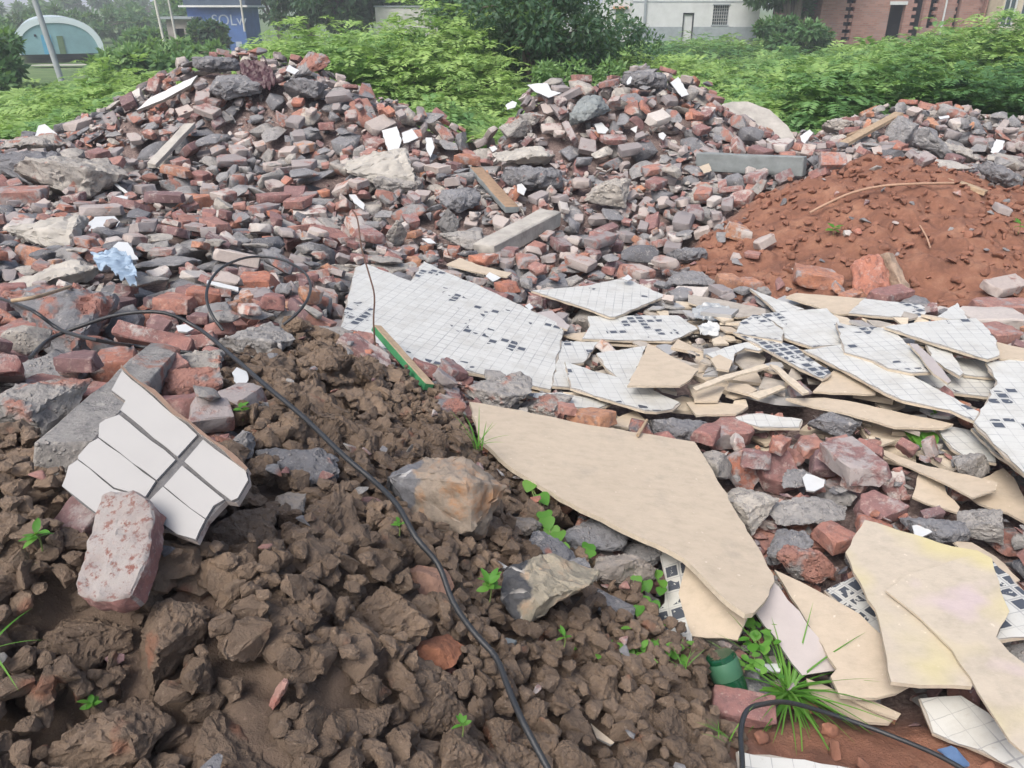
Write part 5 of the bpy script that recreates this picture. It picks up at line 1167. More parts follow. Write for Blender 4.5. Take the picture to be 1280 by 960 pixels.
def weed_tone(x, y): return np.clip(.63+.8*fbm(x*.3+9, y*.25, 81)+.7*fbm(x*1.3, y*1.2, 84, 3)+.25*sstep(2, -3, x)*sstep(10, 14, y)-.12*sstep(2, 6, x), .05, .95)
SKY = lambda x: np.interp(x, [-8, -5.5, -4, -.75, -.4, -.15, .15, .5, 2.6, 3.0, 3.4, 6], [8, 8.3, 9, 8.9, 7.8, 7.8, 8.9, 9, 9, 8.4, 9, 9.2])
Lv = Leaves()
for n, yr, size, nf, npair in ((3000, (7.7, 12.5), .3, 10, 9), (3200, (12.5, 18), .36, 9, 8), (2800, (18, 30), .5, 8, 7), (1300, (30, 42), .9, 6, 5)):
    x, y = scatter(n, (-.8*yr[1], .8*yr[1]), yr, lambda x, y: ~((x < -11) & (y > 24) & (y < 52)) & ~((T(x, y) > .25) & (y < 10.5) & (np.abs(x) < 7.5)) & (y > SKY(x)))
    z = T(x, y); h = weed_h(x, y)*(1 if yr[0] < 18 else .9)*np.where(y < 10.5, np.where((np.abs(x+.3) < .6) & (y < 9), .55, sstep(8.2, 10.5, y)), 1)
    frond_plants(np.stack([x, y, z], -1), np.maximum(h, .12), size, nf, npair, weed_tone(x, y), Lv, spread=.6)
# underside ground foliage so no soil shows
finish(Lv.obj('undergrowth', M['weed']), None, 'dense bright green feathery weeds behind the rubble heaps', 'weeds', None, 'stuff')

def crown_leaves(Lv, cx, cy, cz, rx, ry, rz, n, L, tone, nclump=22, seed=0):
    q = np.random.default_rng(seed); 
    d = unit(q.normal(size=(nclump, 3))); d[:, 2] = d[:, 2]*.95; d[:, :2] *= 1.15
    cc = np.array([cx, cy, cz])+d*np.array([rx, ry, rz])*q.uniform(.35, .95, (nclump, 1)); cr = q.uniform(.22, .42, nclump)*min(rx, rz)*1.1
    k = q.integers(0, nclump, n); dd = unit(q.normal(size=(n, 3))); rad = cr[k]*q.uniform(.4, 1.05, n)**.6
    P = cc[k]+dd*rad[:, None]*np.array([1, 1, .75])
    out = unit(dd+np.array([0, 0, .3])); dr = unit(out+q.normal(0, .6, (n, 3))-np.array([0, 0, .35]))
    nr = unit(out+q.normal(0, .5, (n, 3))+np.array([0, 0, .6])); nr = unit(nr-dr*(nr*dr).sum(1)[:, None])
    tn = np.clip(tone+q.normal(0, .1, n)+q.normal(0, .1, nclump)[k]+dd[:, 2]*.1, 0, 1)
    Lv.add(P, dr, nr, L*q.uniform(.6, 1.2, n), L*.45, np.stack([tn, q.random(n), q.random(n)], -1)); return cc
M['bark'] = simple('bark', (.14,.12,.10), .9, 20, .3, .6, .01)
def tree(name, label, cat, x, y, h, cr, nleaf, L, tone, m, trunk_h=.35, seed=0, nclump=22, group=None, rz=None, z=None):
    z = gz(x, y)-.05 if z is None else z
    root = bpy.data.objects.new(name, None); root.location = (x, y, z); finish(root, None, label, cat, group)
    Lv = Leaves(); rz = rz or (h*(1-trunk_h))/2*1.05
    cc = crown_leaves(Lv, 0, 0, h-rz*.95, cr, cr, rz, nleaf, L, tone, nclump, seed)
    finish(Lv.obj('crown', m), root)
    q = random.Random(seed); V, Fc = tube('t', [(0,0,-.1), (q.uniform(-.05,.05)*h, 0, h*trunk_h*.6), (q.uniform(-.05,.05)*h, .02*h, h*.6), (0, 0, h*.85)], 0, None, rads=[.035*h, .028*h, .018*h, .006*h], sides=8)
    V = list(V); Fc = list(Fc)
    for c in cc[:8]:
        a = len(V); v2, f2 = tube('l', [(0, 0, h*trunk_h*q.uniform(.5, 1.1)), Vector(c)*.5+Vector((0, 0, h*.25)), Vector(c)], 0, None, rads=[.015*h, .009*h, .003*h], sides=6); V += list(v2); Fc += [tuple(a+k for k in f) for f in f2]
    finish(mesh_np('trunk', V, Fc, [M['bark']], smooth=60), root); return root
M['leaf_dark'] = leaf_mat('dark_foliage', [(0, (.03,.07,.05)), (.5, (.055,.125,.075)), (1, (.11,.21,.10))])
M['leaf_mid'] = leaf_mat('mid_foliage', [(0, (.05,.115,.055)), (.5, (.095,.21,.085)), (1, (.19,.33,.12))])
def xat(px, Y): return (px-640)/F*(Y*cp+(CAMZ-0)*sp)
tree('broadleaf_tree', 'big dark blue-green tree behind the gap between the heaps', 'tree', xat(672, 15.5), 15.5, 3.5, 1.3, 13000, .12, .55, M['leaf_dark'], .15, 1, 60)
tree('broadleaf_tree', 'dark leafy tree beside the white house, right of the big blue-green tree', 'tree', xat(752, 17), 17, 1.9, .95, 6000, .12, .6, M['leaf_dark'], .15, 2, 34)
tree('broadleaf_tree', 'dark tree behind the big blue-green one, reaching above the frame', 'tree', xat(622, 24), 24, 4.2, 1.8, 9000, .18, .55, M['leaf_dark'], .2, 3, 26)
tree('shrub', 'light yellow-green shrub in front of the big blue-green tree', 'shrub', xat(705, 12.6), 12.6, 1.3, .95, 5200, .10, .95, M['leaf_mid'], .1, 4, 16)
tree('shrub', 'mid green shrub left of the big blue-green tree', 'shrub', xat(545, 15), 15, 1.75, 1.3, 8000, .11, .75, M['leaf_mid'], .1, 5, 22)
tree('broadleaf_tree', 'tree filling the gap between white house and brick house', 'tree', xat(985, 38), 38, 6.5, 2.0, 9000, .32, .4, M['leaf_mid'], .15, 6, 26)
tree('shrub', 'shrub at the foot of the tree between the two houses', 'shrub', xat(1000, 33), 33, 2.0, 1.6, 4000, .26, .35, M['leaf_mid'], .1, 7, 16)
for i, (px, Y, h, cr, lb) in enumerate([(385, 44, 6.5, 2.6, 'dark tree just right of the blue shed'), (432, 42, 6, 2.2, 'dark tree with a broad crown behind the bright weeds'), (455, 45, 6, 2.4, 'dark tree above the low white wall'),
      (520, 46, 6.5, 2.6, 'tree hanging over the low white wall'), (263, 45, 2.3, .8, 'small conical tree in front of the blue shed'), (590, 40, 5, 2, 'slim dark tree beside the wall post')]):
    tree('background_tree', lb, 'tree', xat(px, Y), Y, h, cr, 5200, .36, .35, M['leaf_dark'], .2, 20+i, 22)
for i, (px, Y, h, cr, t, lb) in enumerate([(-22, 22, 1.7, 1.1, .55, 'dark bush at the frame edge near the greenhouse'), (225, 30, 1.5, 1.6, .75, 'rounded bush in front of the blue shed'), (178, 50, 2.2, 1.5, .5, 'bush behind the greenhouse, nearest its right flank'),
      (185, 24, 1.3, 1.3, .8, 'low bright bush right of the greenhouse'), (105, 78, 3, 6, .3, 'long dark hedge bush behind the greenhouse roof'), (20, 82, 3.2, 7, .25, 'dark hedge bush in the field beyond the greenhouse'),
      (200, 95, 4, 8, .5, 'pale bush in the far field left of the blue shed'), (60, 130, 4, 12, .6, 'farthest pale bush row, left part of the field'), (170, 140, 5, 12, .45, 'farthest bush row behind the utility pole'), (-25, 60, 2.6, 3, .4, 'bush at the frame edge beyond the greenhouse')]):
    tree('bush', lb, 'bush', xat(px, Y), Y, h, cr, 3600, .13+.006*Y, t, M['leaf_mid'], .1, 40+i, 20, rz=h*.55)
for i, px in enumerate((268, 345, 420, 500, 570)):
    tree('background_tree', ['tall far tree over the blue shed', 'tall far tree right of the blue shed', 'tall far tree over the bright weeds', 'tall far tree over the low wall', 'tall far tree behind the wall post'][i], 'tree', xat(px, 66), 66+i, 8 if i else 4.2, 4.5 if i else 3, 5000, .5, .5, M['leaf_mid'], .2, 60+i, 24)

# ------------------------------------------------------------------ buildings
def box(bm, x0, x1, y0, y1, z0, z1):
    v = [bm.verts.new(p) for p in ((x0,y0,z0),(x1,y0,z0),(x1,y1,z0),(x0,y1,z0),(x0,y0,z1),(x1,y0,z1),(x1,y1,z1),(x0,y1,z1))]
    for f in ((0,3,2,1),(4,5,6,7),(0,1,5,4),(1,2,6,5),(2,3,7,6),(3,0,4,7)): bm.faces.new([v[k] for k in f])
def bobj(name, boxes, m, parent=None, **kw):
    bm = bmesh.new()
    for b_ in boxes: box(bm, *b_)
    me = bpy.data.meshes.new(name); bm.to_mesh(me); bm.free(); me.materials.append(m); return finish(bpy.data.objects.new(name, me), parent, **kw)
def empty(name, loc, label, cat, rz=0, group=None):
    o = bpy.data.objects.new(name, None); o.location = loc; o.rotation_euler.z = rz; return finish(o, None, label, cat, group)
def wall_holes(x0, x1, z0, z1, th, holes):
    """front wall boxes round rectangular openings; holes sorted by x, not overlapping in x"""
    out = []; cx = x0
    for a, b_, c, d in sorted(holes):
        out.append((cx, a, 0, th, z0, z1)); 
        if c > z0: out.append((a, b_, 0, th, z0, c))
        if d < z1: out.append((a, b_, 0, th, d, z1))
        cx = b_
    out.append((cx, x1, 0, th, z0, z1)); return out
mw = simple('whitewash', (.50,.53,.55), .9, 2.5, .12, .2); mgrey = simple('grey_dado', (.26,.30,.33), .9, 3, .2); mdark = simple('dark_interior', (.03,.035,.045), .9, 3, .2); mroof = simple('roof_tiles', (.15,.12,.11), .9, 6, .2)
mglass, n, b = mat('window_glass'); b.inputs['Base Color'].default_value = (.06,.09,.10,1); b.inputs['Roughness'].default_value = .15
mgreenw = simple('green_shutter', (.13,.22,.08), .8, 4, .2); msteel = simple('dull_steel', (.35,.37,.38), .6, 20, .1)
# white house
Y0 = 40.; g0 = -.25
def bx_(px, Y): return PY(px, 30, Y).x
def bz_(py, Y): return PY(900, py, Y).z
wx0, wx1 = bx_(790, Y0), bx_(948, Y0); top = 4.4
hs = empty('white_house', (0, Y0, g0), 'whitewashed single-storey house with a barred window and grey base', 'house')
win = (bx_(890, Y0), bx_(909.5, Y0), bz_(31, Y0)-g0, bz_(6.5, Y0)-g0)
door = (bx_(853, Y0), bx_(867, Y0), 0, bz_(16, Y0)-g0)
zd = bz_(33.5, Y0)-g0
bobj('wall', wall_holes(wx0, wx1, 0, top, .24, [win, door])+[(wx0, wx0+.24, .24, 8, 0, top), (wx1-.24, wx1, .24, 8, 0, top), (wx0, wx1, 7.76, 8, 0, top)], mw, hs)
bobj('plinth', [(wx0-.02, door[0], -.03, 0, 0, zd), (door[1], wx1+.02, -.03, 0, 0, zd)], mgrey, hs)
bobj('roof', [(wx0-.4, wx1+.4, -.4, 8.4, top, top+.25)], mroof, hs)
bobj('floor_slab', [(wx0+.25, wx1-.25, .25, 7.7, 0, .06)], mgrey, hs)
wf = bobj('window', [(win[0], win[1], .10, .14, win[2]+(win[3]-win[2])*k/6-.012, win[2]+(win[3]-win[2])*k/6+.012) for k in range(1, 6)]+[(win[0]+(win[1]-win[0])*k/7-.01, win[0]+(win[1]-win[0])*k/7+.01, .06, .085, win[2], win[3]) for k in range(1, 7)], msteel, hs)
bobj('pane', [(win[0], win[1], .17, .19, win[2], win[3])], mglass, wf)
bobj('window_frame', [(win[0]-.05, win[1]+.05, -.03, .04, win[3], win[3]+.06), (win[0]-.05, win[1]+.05, -.04, .04, win[2]-.06, win[2])], mgrey, wf)
df = bobj('door', [(door[0], door[1], .12, .16, 0, door[3])], mw, hs)
bobj('door_frame', [(door[0], door[0]+.06, .04, .10, 0, door[3]), (door[1]-.06, door[1], .04, .10, 0, door[3]), (door[0]+.06, door[1]-.06, .04, .10, door[3]-.06, door[3])], mdark, df)
bobj('drainpipe', [(bx_(805, Y0)-.05, bx_(805, Y0)+.05, -.1, -.002, .2, top)], mgrey, hs)
bobj('joint_line', [(wx0, wx1, -.012, -.002, bz_(3, Y0)-g0, bz_(3, Y0)-g0+.05)], mgrey, hs)
Y1 = 41.
ax0, ax1 = bx_(752, Y1), bx_(789, Y1)-.02
an = empty('annex', (0, Y1, g0), 'low white annex with an orange lintel beside the whitewashed house', 'outbuilding')
aw = (bx_(769, Y1), bx_(780, Y1), bz_(29, Y1)-g0, bz_(11, Y1)-g0)
bobj('wall', wall_holes(ax0, ax1, 0, 3.2, .2, [aw]), mw, an)
bobj('roof', [(ax0-.2, ax1, -.3, 5, 3.2, 3.35)], mroof, an)
bobj('window', [(aw[0], aw[1], .08, .12, aw[2], aw[3])], mgreenw, an)
bobj('lintel', [(aw[0]-.15, aw[1]+.15, -.12, -.002, aw[3], aw[3]+.1)], simple('orange_lintel', (.45,.24,.14), .8, 5, .1), an)
# brick house, unfinished
m, n, b = mat('house_brick'); tcn = N(n, 'ShaderNodeTexCoord'); 
cmb = N(n, 'ShaderNodeCombineXYZ'); sx = N(n, 'ShaderNodeSeparateXYZ'); n.links.new(tcn.outputs['Object'], sx.inputs[0]); n.links.new(mth(n, 'ADD', sx.outputs[0], sx.outputs[1]), cmb.inputs[0]); n.links.new(sx.outputs[2], cmb.inputs[1])
br = N(n, 'ShaderNodeTexBrick'); n.links.new(cmb.outputs[0], br.inputs['Vector']); br.inputs['Scale'].default_value = 1; br.inputs['Brick Width'].default_value = .25; br.inputs['Row Height'].default_value = .075; br.inputs['Mortar Size'].default_value = .008
br.inputs['Color1'].default_value = (.235,.115,.095,1); br.inputs['Color2'].default_value = (.32,.175,.145,1); br.inputs['Mortar'].default_value = (.22,.19,.18,1)
cc = mixc(n, maprange(n, noi(n, .7, 5, .7, tcn.outputs['Object']), .5, .7), br.outputs[0], mixc(n, .45, br.outputs[0], (.20,.20,.21))); n.links.new(cc, b.inputs['Base Color']); b.inputs['Roughness'].default_value = .9
mbrick = m
Y2 = 38.; g2 = -.2; bh = 4.6
hx = lambda px: bx_(px, Y2); hz = lambda py: PY(1130, py, Y2).z-g2
bx0, bx1 = hx(1024), hx(1229)
bh_ = empty('brick_house', (0, Y2, g2), 'unfinished red brick house with toothed brick ends and a dark doorway', 'house')
holes = [(hx(1054), hx(1065), 0, bh-.4), (hx(1109), hx(1128), 0, hz(6)), (hx(1137), hx(1151), 0, bh-.3), (hx(1158), hx(1168), hz(35), bh-.4), (hx(1190), hx(1196), 0, bh-.3), (hx(1219), hx(1227), 0, bh-.3)]
bobj('wall', wall_holes(bx0, bx1, 0, bh, .24, holes)+[(bx0, bx0+.24, .24, 7, 0, bh), (bx1-.24, bx1, .24, 7, 0, bh), (bx0, bx1, 6.76, 7, 0, bh)], mbrick, bh_)
bobj('roof', [(bx0-.3, bx1+.3, -.3, 7.3, bh, bh+.2)], mgrey, bh_)
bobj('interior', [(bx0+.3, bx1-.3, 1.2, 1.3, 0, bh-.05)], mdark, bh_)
for a, b_, side in ((hx(1054), hx(1065), -1), (hx(1054), hx(1065), 1), (hx(1137), hx(1151), -1), (hx(1190), hx(1196), -1), (hx(1219), hx(1227), -1), (hx(1158), hx(1168), 1)):
    bobj('toothed_brick_edge', [((a, a+(b_-a)*.38) if side < 0 else (b_-(b_-a)*.38, b_))+(.03, .2, .1+k*.15, .25+k*.15) for k in range(0, 28, 2)], mbrick, bh_)
bobj('door_frame', [(hx(1109)-.05, hx(1128)+.05, -.02, .03, hz(6), hz(6)+.14)], mw, bh_)
bobj('cable_conduit', [(hx(1177)-.03, hx(1177)+.03, -.06, -.002, .4, bh)], mw, bh_)
# neighbouring pale house with windows, running out of frame
nb_ = empty('pale_house', (0, Y2-1, .5), 'cream house with tall dark windows adjoining the brick house', 'house')
px0, px1 = hx(1232), hx(1330)
wh = [(hx(1234), hx(1250), 0.4, 2.8), (hx(1256), hx(1272), .6, 2.2), (hx(1285), hx(1300), .6, 2.4)]
bobj('wall', wall_holes(px0, px1, 0, 4, .24, wh)+[(px0, px0+.24, .24, 6, 0, 4), (px1-.24, px1, .24, 6, 0, 4)], simple('cream_render', (.48,.43,.34), .9, 3, .15), nb_)
for a, b_, c, d in wh:
    f = bobj('window', [(a, a+.06, .06, .12, c, d), (b_-.06, b_, .06, .12, c, d), (a+.06, b_-.06, .06, .12, d-.06, d), (a+.06, b_-.06, .06, .12, c, c+.06), ((a+b_)/2-.02, (a+b_)/2+.02, .06, .12, c+.06, d-.06)], mw, nb_)
    bobj('pane', [(a+.06, b_-.06, .14, .16, c+.06, d-.06)], mglass, f)
bobj('roof', [(px0, px1+.3, -.3, 6.3, 4, 4.2)], mroof, nb_)
# low white wall and post
Y3 = 41.; 
lw_ = empty('low_wall', (0, Y3, 0), 'stained low whitewashed wall with a square post below the dark trees', 'wall')
a, b_ = bx_(470, Y3), bx_(588, Y3); zt = PY(520, 9, Y3).z
bobj('wall_body', [(a, b_, 0, .2, -.5, zt)], simple('stained_whitewash', (.46,.47,.46), .9, 1.2, .3), lw_)
bobj('coping', [(a-.05, b_+.05, -.05, .25, zt, zt+.07)], mgrey, lw_)
bobj('post', [(bx_(573, Y3), bx_(580, Y3), -.25, -.06, -.5, zt+1.0)], simple('concrete_post', (.45,.43,.38), .9, 3, .15), lw_)
fh = empty('far_house', (bx_(660, 52), 52, 0), 'pale grey house hidden behind the big blue-green tree', 'house')
bobj('wall', wall_holes(-2.8, 3.4, 0, 4.5, .24, [(-1.4, -.6, .9, 2.4), (1.0, 1.9, .9, 2.4)]), mw, fh); bobj('roof', [(-3, 3.6, -.3, 5, 4.5, 4.7)], mroof, fh)
for a in (-1.4, 1.0): bobj('window', [(a, a+.85, .14, .16, .9, 2.4)], mglass, fh)
# blue shed with banner
Y4 = 50.
sh = empty('blue_shed', (bx_(236, Y4), Y4, -.9), 'shed clad in blue sheet with faded white lettering under a white eave', 'shed')
W_ = bx_(306, Y4)-bx_(236, Y4); zt = PY(270, 9, Y4).z+.9
bobj('wall', [(0, W_, 0, 3, 0, zt)], simple('blue_sheet', (.06,.13,.34), .6, 1.5, .25), sh)
bobj('eave', [(-.3, W_+.4, -.4, 3.2, zt, zt+.10)], simple('white_eave', (.60,.62,.63), .6, 4, .1), sh)
bobj('roof', [(-.1, W_+.2, -.1, 3.1, zt+.10, zt+.8)], simple('dark_sheet_roof', (.05,.08,.12), .7, 3, .2), sh)
tx = bpy.data.curves.new('lettering', 'FONT'); tx.body = 'SOLw'; tx.size = .82; tx.extrude = .008
to = bpy.data.objects.new('lettering', tx); C.objects.link(to); dg = bpy.context.evaluated_depsgraph_get(); me = bpy.data.meshes.new_from_object(to.evaluated_get(dg)); bpy.data.objects.remove(to)
me.materials.append(simple('faded_white_letter', (.36,.42,.52), .6, 2, .2)); lo = bpy.data.objects.new('lettering', me); finish(lo, sh); lo.location = (W_*.42, -.02, zt-.95); lo.rotation_euler = (math.pi/2, 0, 0)
for k, (dx, dz) in enumerate([(.1, .9), (.25, 1.25), (2.6, .5), (.15, .6)]):
    bobj('faded_patch', [(dx, dx+.35, -.012, -.004, dz, dz+.28)], me.materials[0], sh)
hut = empty('brick_hut', (bx_(208, 49), 49, -.9), 'small weathered grey hut beside the blue shed', 'hut')
bobj('wall', wall_holes(0, 1.5, 0, 2.0, .2, [(.35, .95, .8, 1.5)])+[(0, .2, .2, 2, 0, 2), (1.3, 1.5, .2, 2, 0, 2)], simple('weathered_block', (.27,.25,.24), .9, 1.5, .35), hut)
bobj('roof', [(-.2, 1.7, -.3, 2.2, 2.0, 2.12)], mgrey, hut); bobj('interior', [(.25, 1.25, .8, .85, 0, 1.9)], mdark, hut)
# poles
mpole = simple('concrete_pole', (.30,.33,.36), .8, 4, .12)
def pole(label, px, pyb, Y, hgt, rad, lean=0, m=mpole, name='utility_pole'):
    b0 = PY(px, pyb, Y); V, Fc = tube('p', [(0, 0, -.6), (lean*.4, 0, hgt*.4), (lean, 0, hgt)], 0, None, rads=[rad*1.25, rad*1.1, rad*.8], sides=12); o = mesh_np(name, V, Fc, [m], smooth=60); o.location = b0; return finish(o, None, label, 'pole', None)
pole('tall concrete utility pole leaning slightly in front of the greenhouse', 76, 92, 30, 8, .085, -1.0)
mp2 = simple('pale_pole', (.50,.50,.47), .8, 4, .1)
pole('thin pale pole left of the grey hut', 203, 40, 46, 5, .06, -.3, mp2); pole('thin pale pole just above the grey hut', 218, 35, 47, 5, .05, -.2, mp2)
pole('slim pole rising behind the low white wall', 543, 20, 43, 4, .03, 0, mp2); pole('thin pole at the near corner of the blue shed', 304, 25, 49, 4, .05, 0, mp2)
# greenhouse tunnel
Y5 = 52.; A5 = PY(20, 62, Y5); B5 = PY(131, 64, Y5); W5 = (B5-A5).length/2*.9; gh = empty('greenhouse', ((A5.x+B5.x)/2, Y5, A5.z-.25), 'arched plastic greenhouse tunnel with a blue door, behind the utility pole', 'greenhouse', R(29))
hh = PY(75, 27, Y5).z-A5.z+.25
def arch(W, h, y0, y1, th, a0=0, a1=180, n=24):
    V = []; Fc = []
    for k in range(n+1):
        a = R(a0+(a1-a0)*k/n); c, s_ = math.cos(a), math.sin(a)
        c = math.copysign(abs(c)**.85, c); s_ = s_**.85 if s_ > 0 else 0
        for (w_, h_) in ((W, h), (W-th, h-th)):
            for y in (y0, y1): V.append((c*w_, y, s_*h_))
    for k in range(n):
        a, b_ = k*4, k*4+4
        Fc += [(a, a+1, b_+1, b_), (a+2, b_+2, b_+3, a+3), (a, b_, b_+2, a+2), (a+1, a+3, b_+3, b_+1)]
    Fc += [(0, 2, 3, 1), (n*4, n*4+1, n*4+3, n*4+2)]
    return V, Fc
mplast, n, b = mat('greenhouse_film'); b.inputs['Base Color'].default_value = (.50,.60,.64,1); b.inputs['Roughness'].default_value = .3
mfront = simple('blue_green_film', (.20,.36,.40), .35, .8, .25, .1)
V, Fc = arch(W5+.05, hh+.28, 0, 14, .05); finish(mesh_np('cover', V, Fc, [mplast], smooth=50), gh)
V, Fc = arch(W5+.02, hh+.25, -.06, -.005, .32); finish(mesh_np('front_hoop', V, Fc, [simple('pale_film', (.62,.72,.76), .35, 1, .1)], smooth=50), gh)
fv = [(math.copysign(abs(math.cos(R(a)))**.85, math.cos(R(a)))*(W5-.1), 0, (max(0, math.sin(R(a))))**.85*(hh-.02)) for a in range(0, 181, 6)]
bm = bmesh.new(); f = bm.faces.new([bm.verts.new((p[0], .0, p[2])) for p in fv]); e = bmesh.ops.extrude_face_region(bm, geom=[f]); [setattr(v, 'co', v.co+Vector((0, .04, 0))) for v in e['geom'] if isinstance(v, bmesh.types.BMVert)]
bmesh.ops.recalc_face_normals(bm, faces=bm.faces[:]); me = bpy.data.meshes.new('front_wall'); bm.to_mesh(me); bm.free(); me.materials.append(mfront); finish(bpy.data.objects.new('front_wall', me), gh)
bobj('door', [(-W5*.36, -W5*.14, -.05, -.01, 0, hh*.60)], simple('blue_door', (.10,.36,.55), .5, 2, .1), gh)
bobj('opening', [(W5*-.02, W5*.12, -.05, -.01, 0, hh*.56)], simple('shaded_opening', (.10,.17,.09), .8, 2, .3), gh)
bobj('vent', [(-W5*.50, -W5*.45, -.05, -.01, hh*.55, hh*.62)], mdark, gh)
# path in front of the greenhouse
pa, pb = PY(66, 73, 46), PY(112, 68, 47)
xs = np.linspace(pa.x-1, pb.x+.3, 14); V = []; 
for x in xs: V += [(x, 45.0+.12*(x-pa.x), gz(x, 45.2)+.03), (x, 46.6+.12*(x-pa.x), gz(x, 46.4)+.03)]
finish(mesh_np('path', V, [(2*i, 2*i+2, 2*i+3, 2*i+1) for i in range(13)], [simple('pale_path', (.42,.40,.36), .9, 1, .1)]), None, None, None, None, 'structure')

# ------------------------------------------------------------------ small plants in the foreground
def leaf_mesh(L, W, shape='ovate', n=6, curl=.25):
    """outline leaf as small triangulated strip with fold"""
    V = []; Fc = []
    for k in range(n+1):
        t = k/n
        if shape == 'heart': w_ = W*.5*(math.sin(math.pi*min(1, (t+.12)/1.12))**.6)*(1-t*.55)*1.25 if t < 1 else 0
        elif shape == 'blade': w_ = W*.5*(1-t)**.7*min(1, t*6+.5)
        else: w_ = W*.5*math.sin(math.pi*min(1, t*.93+.05))**.8
        z = -curl*L*t*t; V += [(t*L, -w_, z+w_*.25), (t*L, 0, z), (t*L, w_, z+w_*.25)]
    for k in range(n):
        a = 3*k; Fc += [(a, a+3, a+4, a+1), (a+1, a+4, a+5, a+2)]
    return np.array(V), Fc
def build_plant(name, label, cat, px, py, leaves, stems, m=None, group=None, lift=0.0, hue=.5):
    base = hit(px, py, lift, H); 
    V = []; Fc = []; rn = []
    for (org, az, el, L, W, shape, curl) in leaves:
        v, f = leaf_mesh(L, W, shape, 8 if shape == 'blade' else 6, curl); Rm = np.array(Matrix.Rotation(az, 3, 'Z')@Matrix.Rotation(-el, 3, 'Y')@Matrix.Rotation(random.uniform(-.4, .4), 3, 'X'))
        v = v@Rm.T+np.array(org); a = len(V); V += list(v); Fc += [tuple(a+k for k in q) for q in f]; t = min(1, max(0, random.gauss(hue, .2))); rn += [(t, .5, .5)]*len(v)
    o = mesh_np(name, V, Fc, [m or M['leafg']], rn=np.array(rn), smooth=180); o.location = base; finish(o, None, label, cat, group)
    if stems:
        SV = []; SF = []
        for s_ in stems:
            v2, f2 = tube('s', s_[0], s_[1], None, sides=5, smooth_n=3); a = len(SV); SV += list(v2); SF += [tuple(a+k for k in f) for f in f2]
        finish(mesh_np('stem', SV, SF, [simple('stem_green', (.16,.22,.07), .6, 30, .2) if 'stem_green' not in bpy.data.materials else bpy.data.materials['stem_green']], smooth=60), o)
    return o
def px2m(px, py, w): p = hit(px, py); return w*(p-Vector((0, 0, CAMZ))).length/F
def seedling(label, px, py, wpx, nl=6, tiers=2):
    s = px2m(px, py, wpx)/2*.8; lv = []; 
    hgt = s*1.1
    for t in range(tiers):
        z = hgt*(.5+.5*(t+1)/tiers)
        for k in range(nl//tiers+1):
            az = random.uniform(0, 6.28) if k > 1 else k*math.pi+t*1.57+.3; lv.append(((0, 0, z), az, random.uniform(.05, .5)+.3*t, s*random.uniform(.7, 1.05), s*.42, 'ovate', .2))
    build_plant('seedling', label, 'seedling', px, py, lv, [([(0, 0, -.01), (.1*s, 0, hgt*.5), (0, 0, hgt)], .0015)], hue=.6)
for a in [('tiny seedling on the mud beside the white hanging shard', 303, 522, 30), ('seedling below the frame-edge boulder, left of the caked brick', 52, 688, 46), ('seedling beside the cable and the pink stone', 499, 665, 28, 5),
          ('seedling low in the mud near the bottom frame edge', 118, 893, 36, 5), ('leafy seedling left of the layered rock', 612, 748, 50, 10, 3), ('seedling just below the layered rock', 705, 806, 30, 5),
          ('faint seedling in the lower mud near the frame bottom', 578, 915, 30, 5), ('seedling growing on the red soil crest', 1040, 297, 26, 6), ('second seedling on the red soil by the frame edge', 1272, 292, 22, 4), ('small seedling in the mosaic pile front', 1166, 522, 14, 4)]: seedling(*a)
def vine(label, pts, wpx, name='vine', shape='heart', hue=.55, lift=.03, n_extra=0):
    P = [hit(a, b, lift) for a, b in pts]; base = hit(*pts[0], 0, H); s = px2m(*pts[0], wpx); lv = []
    for p in P:
        q = p-base; to = (Vector((0, 0, CAMZ))-p).normalized(); az = math.atan2(-1, random.uniform(-.5, .5)); lv.append((tuple(q+Vector((0, .3*s, .02))), az, random.uniform(-.5, .1), s*random.uniform(.8, 1.1), s*.95, shape, .1))
        for _ in range(n_extra): lv.append((tuple(q+Vector((random.gauss(0, s*.6), random.gauss(0, s*.6), random.uniform(0, .03)))), random.uniform(0, 6.28), random.uniform(-.2, .5), s*random.uniform(.6, 1), s*.5, shape, .15))
    build_plant(name, label, 'vine' if name == 'vine' else 'weed', pts[0][0], pts[0][1], lv, [([tuple(p-base+Vector((0, 0, .004))) for p in P], .002)], hue=hue)
vine('heart-leaved vine climbing out from under the largest beige board', [(700,690),(690,668),(680,650),(674,628),(664,612),(682,658),(698,676)], 22)
vine('single heart-shaped leaf vine beside the rounded grey stone', [(738,698),(736,690)], 19)
vine('round-leaved weed under the curved mosaic sliver', [(800,768),(806,755),(815,762),(800,742),(796,730),(808,736)], 17)
vine('weed peeking out beside the curved mosaic sliver', [(826,735),(822,722),(828,745)], 14)
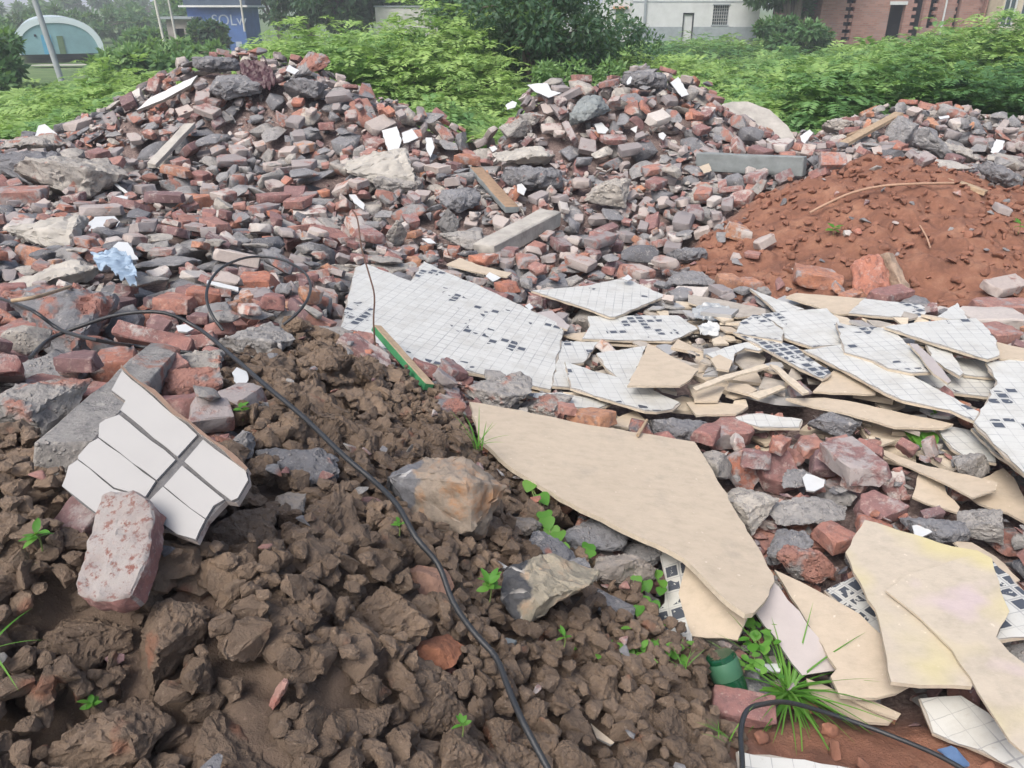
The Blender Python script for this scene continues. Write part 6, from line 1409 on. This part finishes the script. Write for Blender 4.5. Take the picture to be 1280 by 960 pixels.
vine('broad-leaved weed growing from under the front of the mosaic pile', [(1150,552),(1140,546),(1132,540),(1160,550)], 20, hue=.7)
vine('sprawling small-leaved weed on the mud below the layered rock', [(735,812),(755,808),(770,815),(785,820),(800,826)], 15, 'creeper', 'ovate', .8, .03, 5)
vine('small-leaved creeper at the foot of the curved mosaic sliver', [(815,812),(830,806),(848,815),(838,822)], 16, 'creeper', 'ovate', .75, .03, 4)
vine('feathery green plant growing over the bottle top', [(945,835),(942,815),(945,798),(938,782),(955,815),(958,800)], 14, 'creeper', 'ovate', .65, .06, 6)
def tuft(label, px, py, lpx, n, spread=1.2, lean=0, up=.5):
    s = px2m(px, py, lpx); lv = []
    for k in range(n):
        az = random.uniform(0, 6.28); lv.append(((random.gauss(0, .008), random.gauss(0, .008), 0), az, random.uniform(up-.35, up+.7), s*random.uniform(.45, 1.1), s*.026+.0015, 'blade', random.uniform(.1, .6)))
    build_plant('grass_tuft', label, 'grass tuft', px, py, lv, None, hue=.75)
tuft('biggest grass tuft, below the lilac tile plank', 985, 866, 98, 110, up=.3); tuft('grass tuft at the tip of the largest beige board', 597, 562, 62, 12, up=.9)
tuft('sparse grass sprouting from mud near the corner brick', 908, 925, 40, 7, up=.8); tuft('grass blades entering at the frame edge above the lower mud', -18, 812, 70, 6, up=.2); tuft('few grass blades beside the creeper and the mosaic sliver', 856, 838, 30, 7, up=.8)

# ------------------------------------------------------------------ damp air
bm = bmesh.new(); box(bm, -1500, 1500, -200, 1700, -4, 30); me = bpy.data.meshes.new('haze'); bm.to_mesh(me); bm.free()
mh = bpy.data.materials.new('haze'); mh.use_nodes = True; n = mh.node_tree; n.nodes.remove(n.nodes['Principled BSDF'])
pv = N(n, 'ShaderNodeVolumePrincipled'); pv.inputs['Color'].default_value = (.86,.92,1,1); pv.inputs['Density'].default_value = HAZE; n.links.new(pv.outputs[0], n.nodes['Material Output'].inputs['Volume'])
me.materials.append(mh); finish(bpy.data.objects.new('haze', me), None, 'thin damp haze in the air over the whole place', 'haze', None, 'stuff')
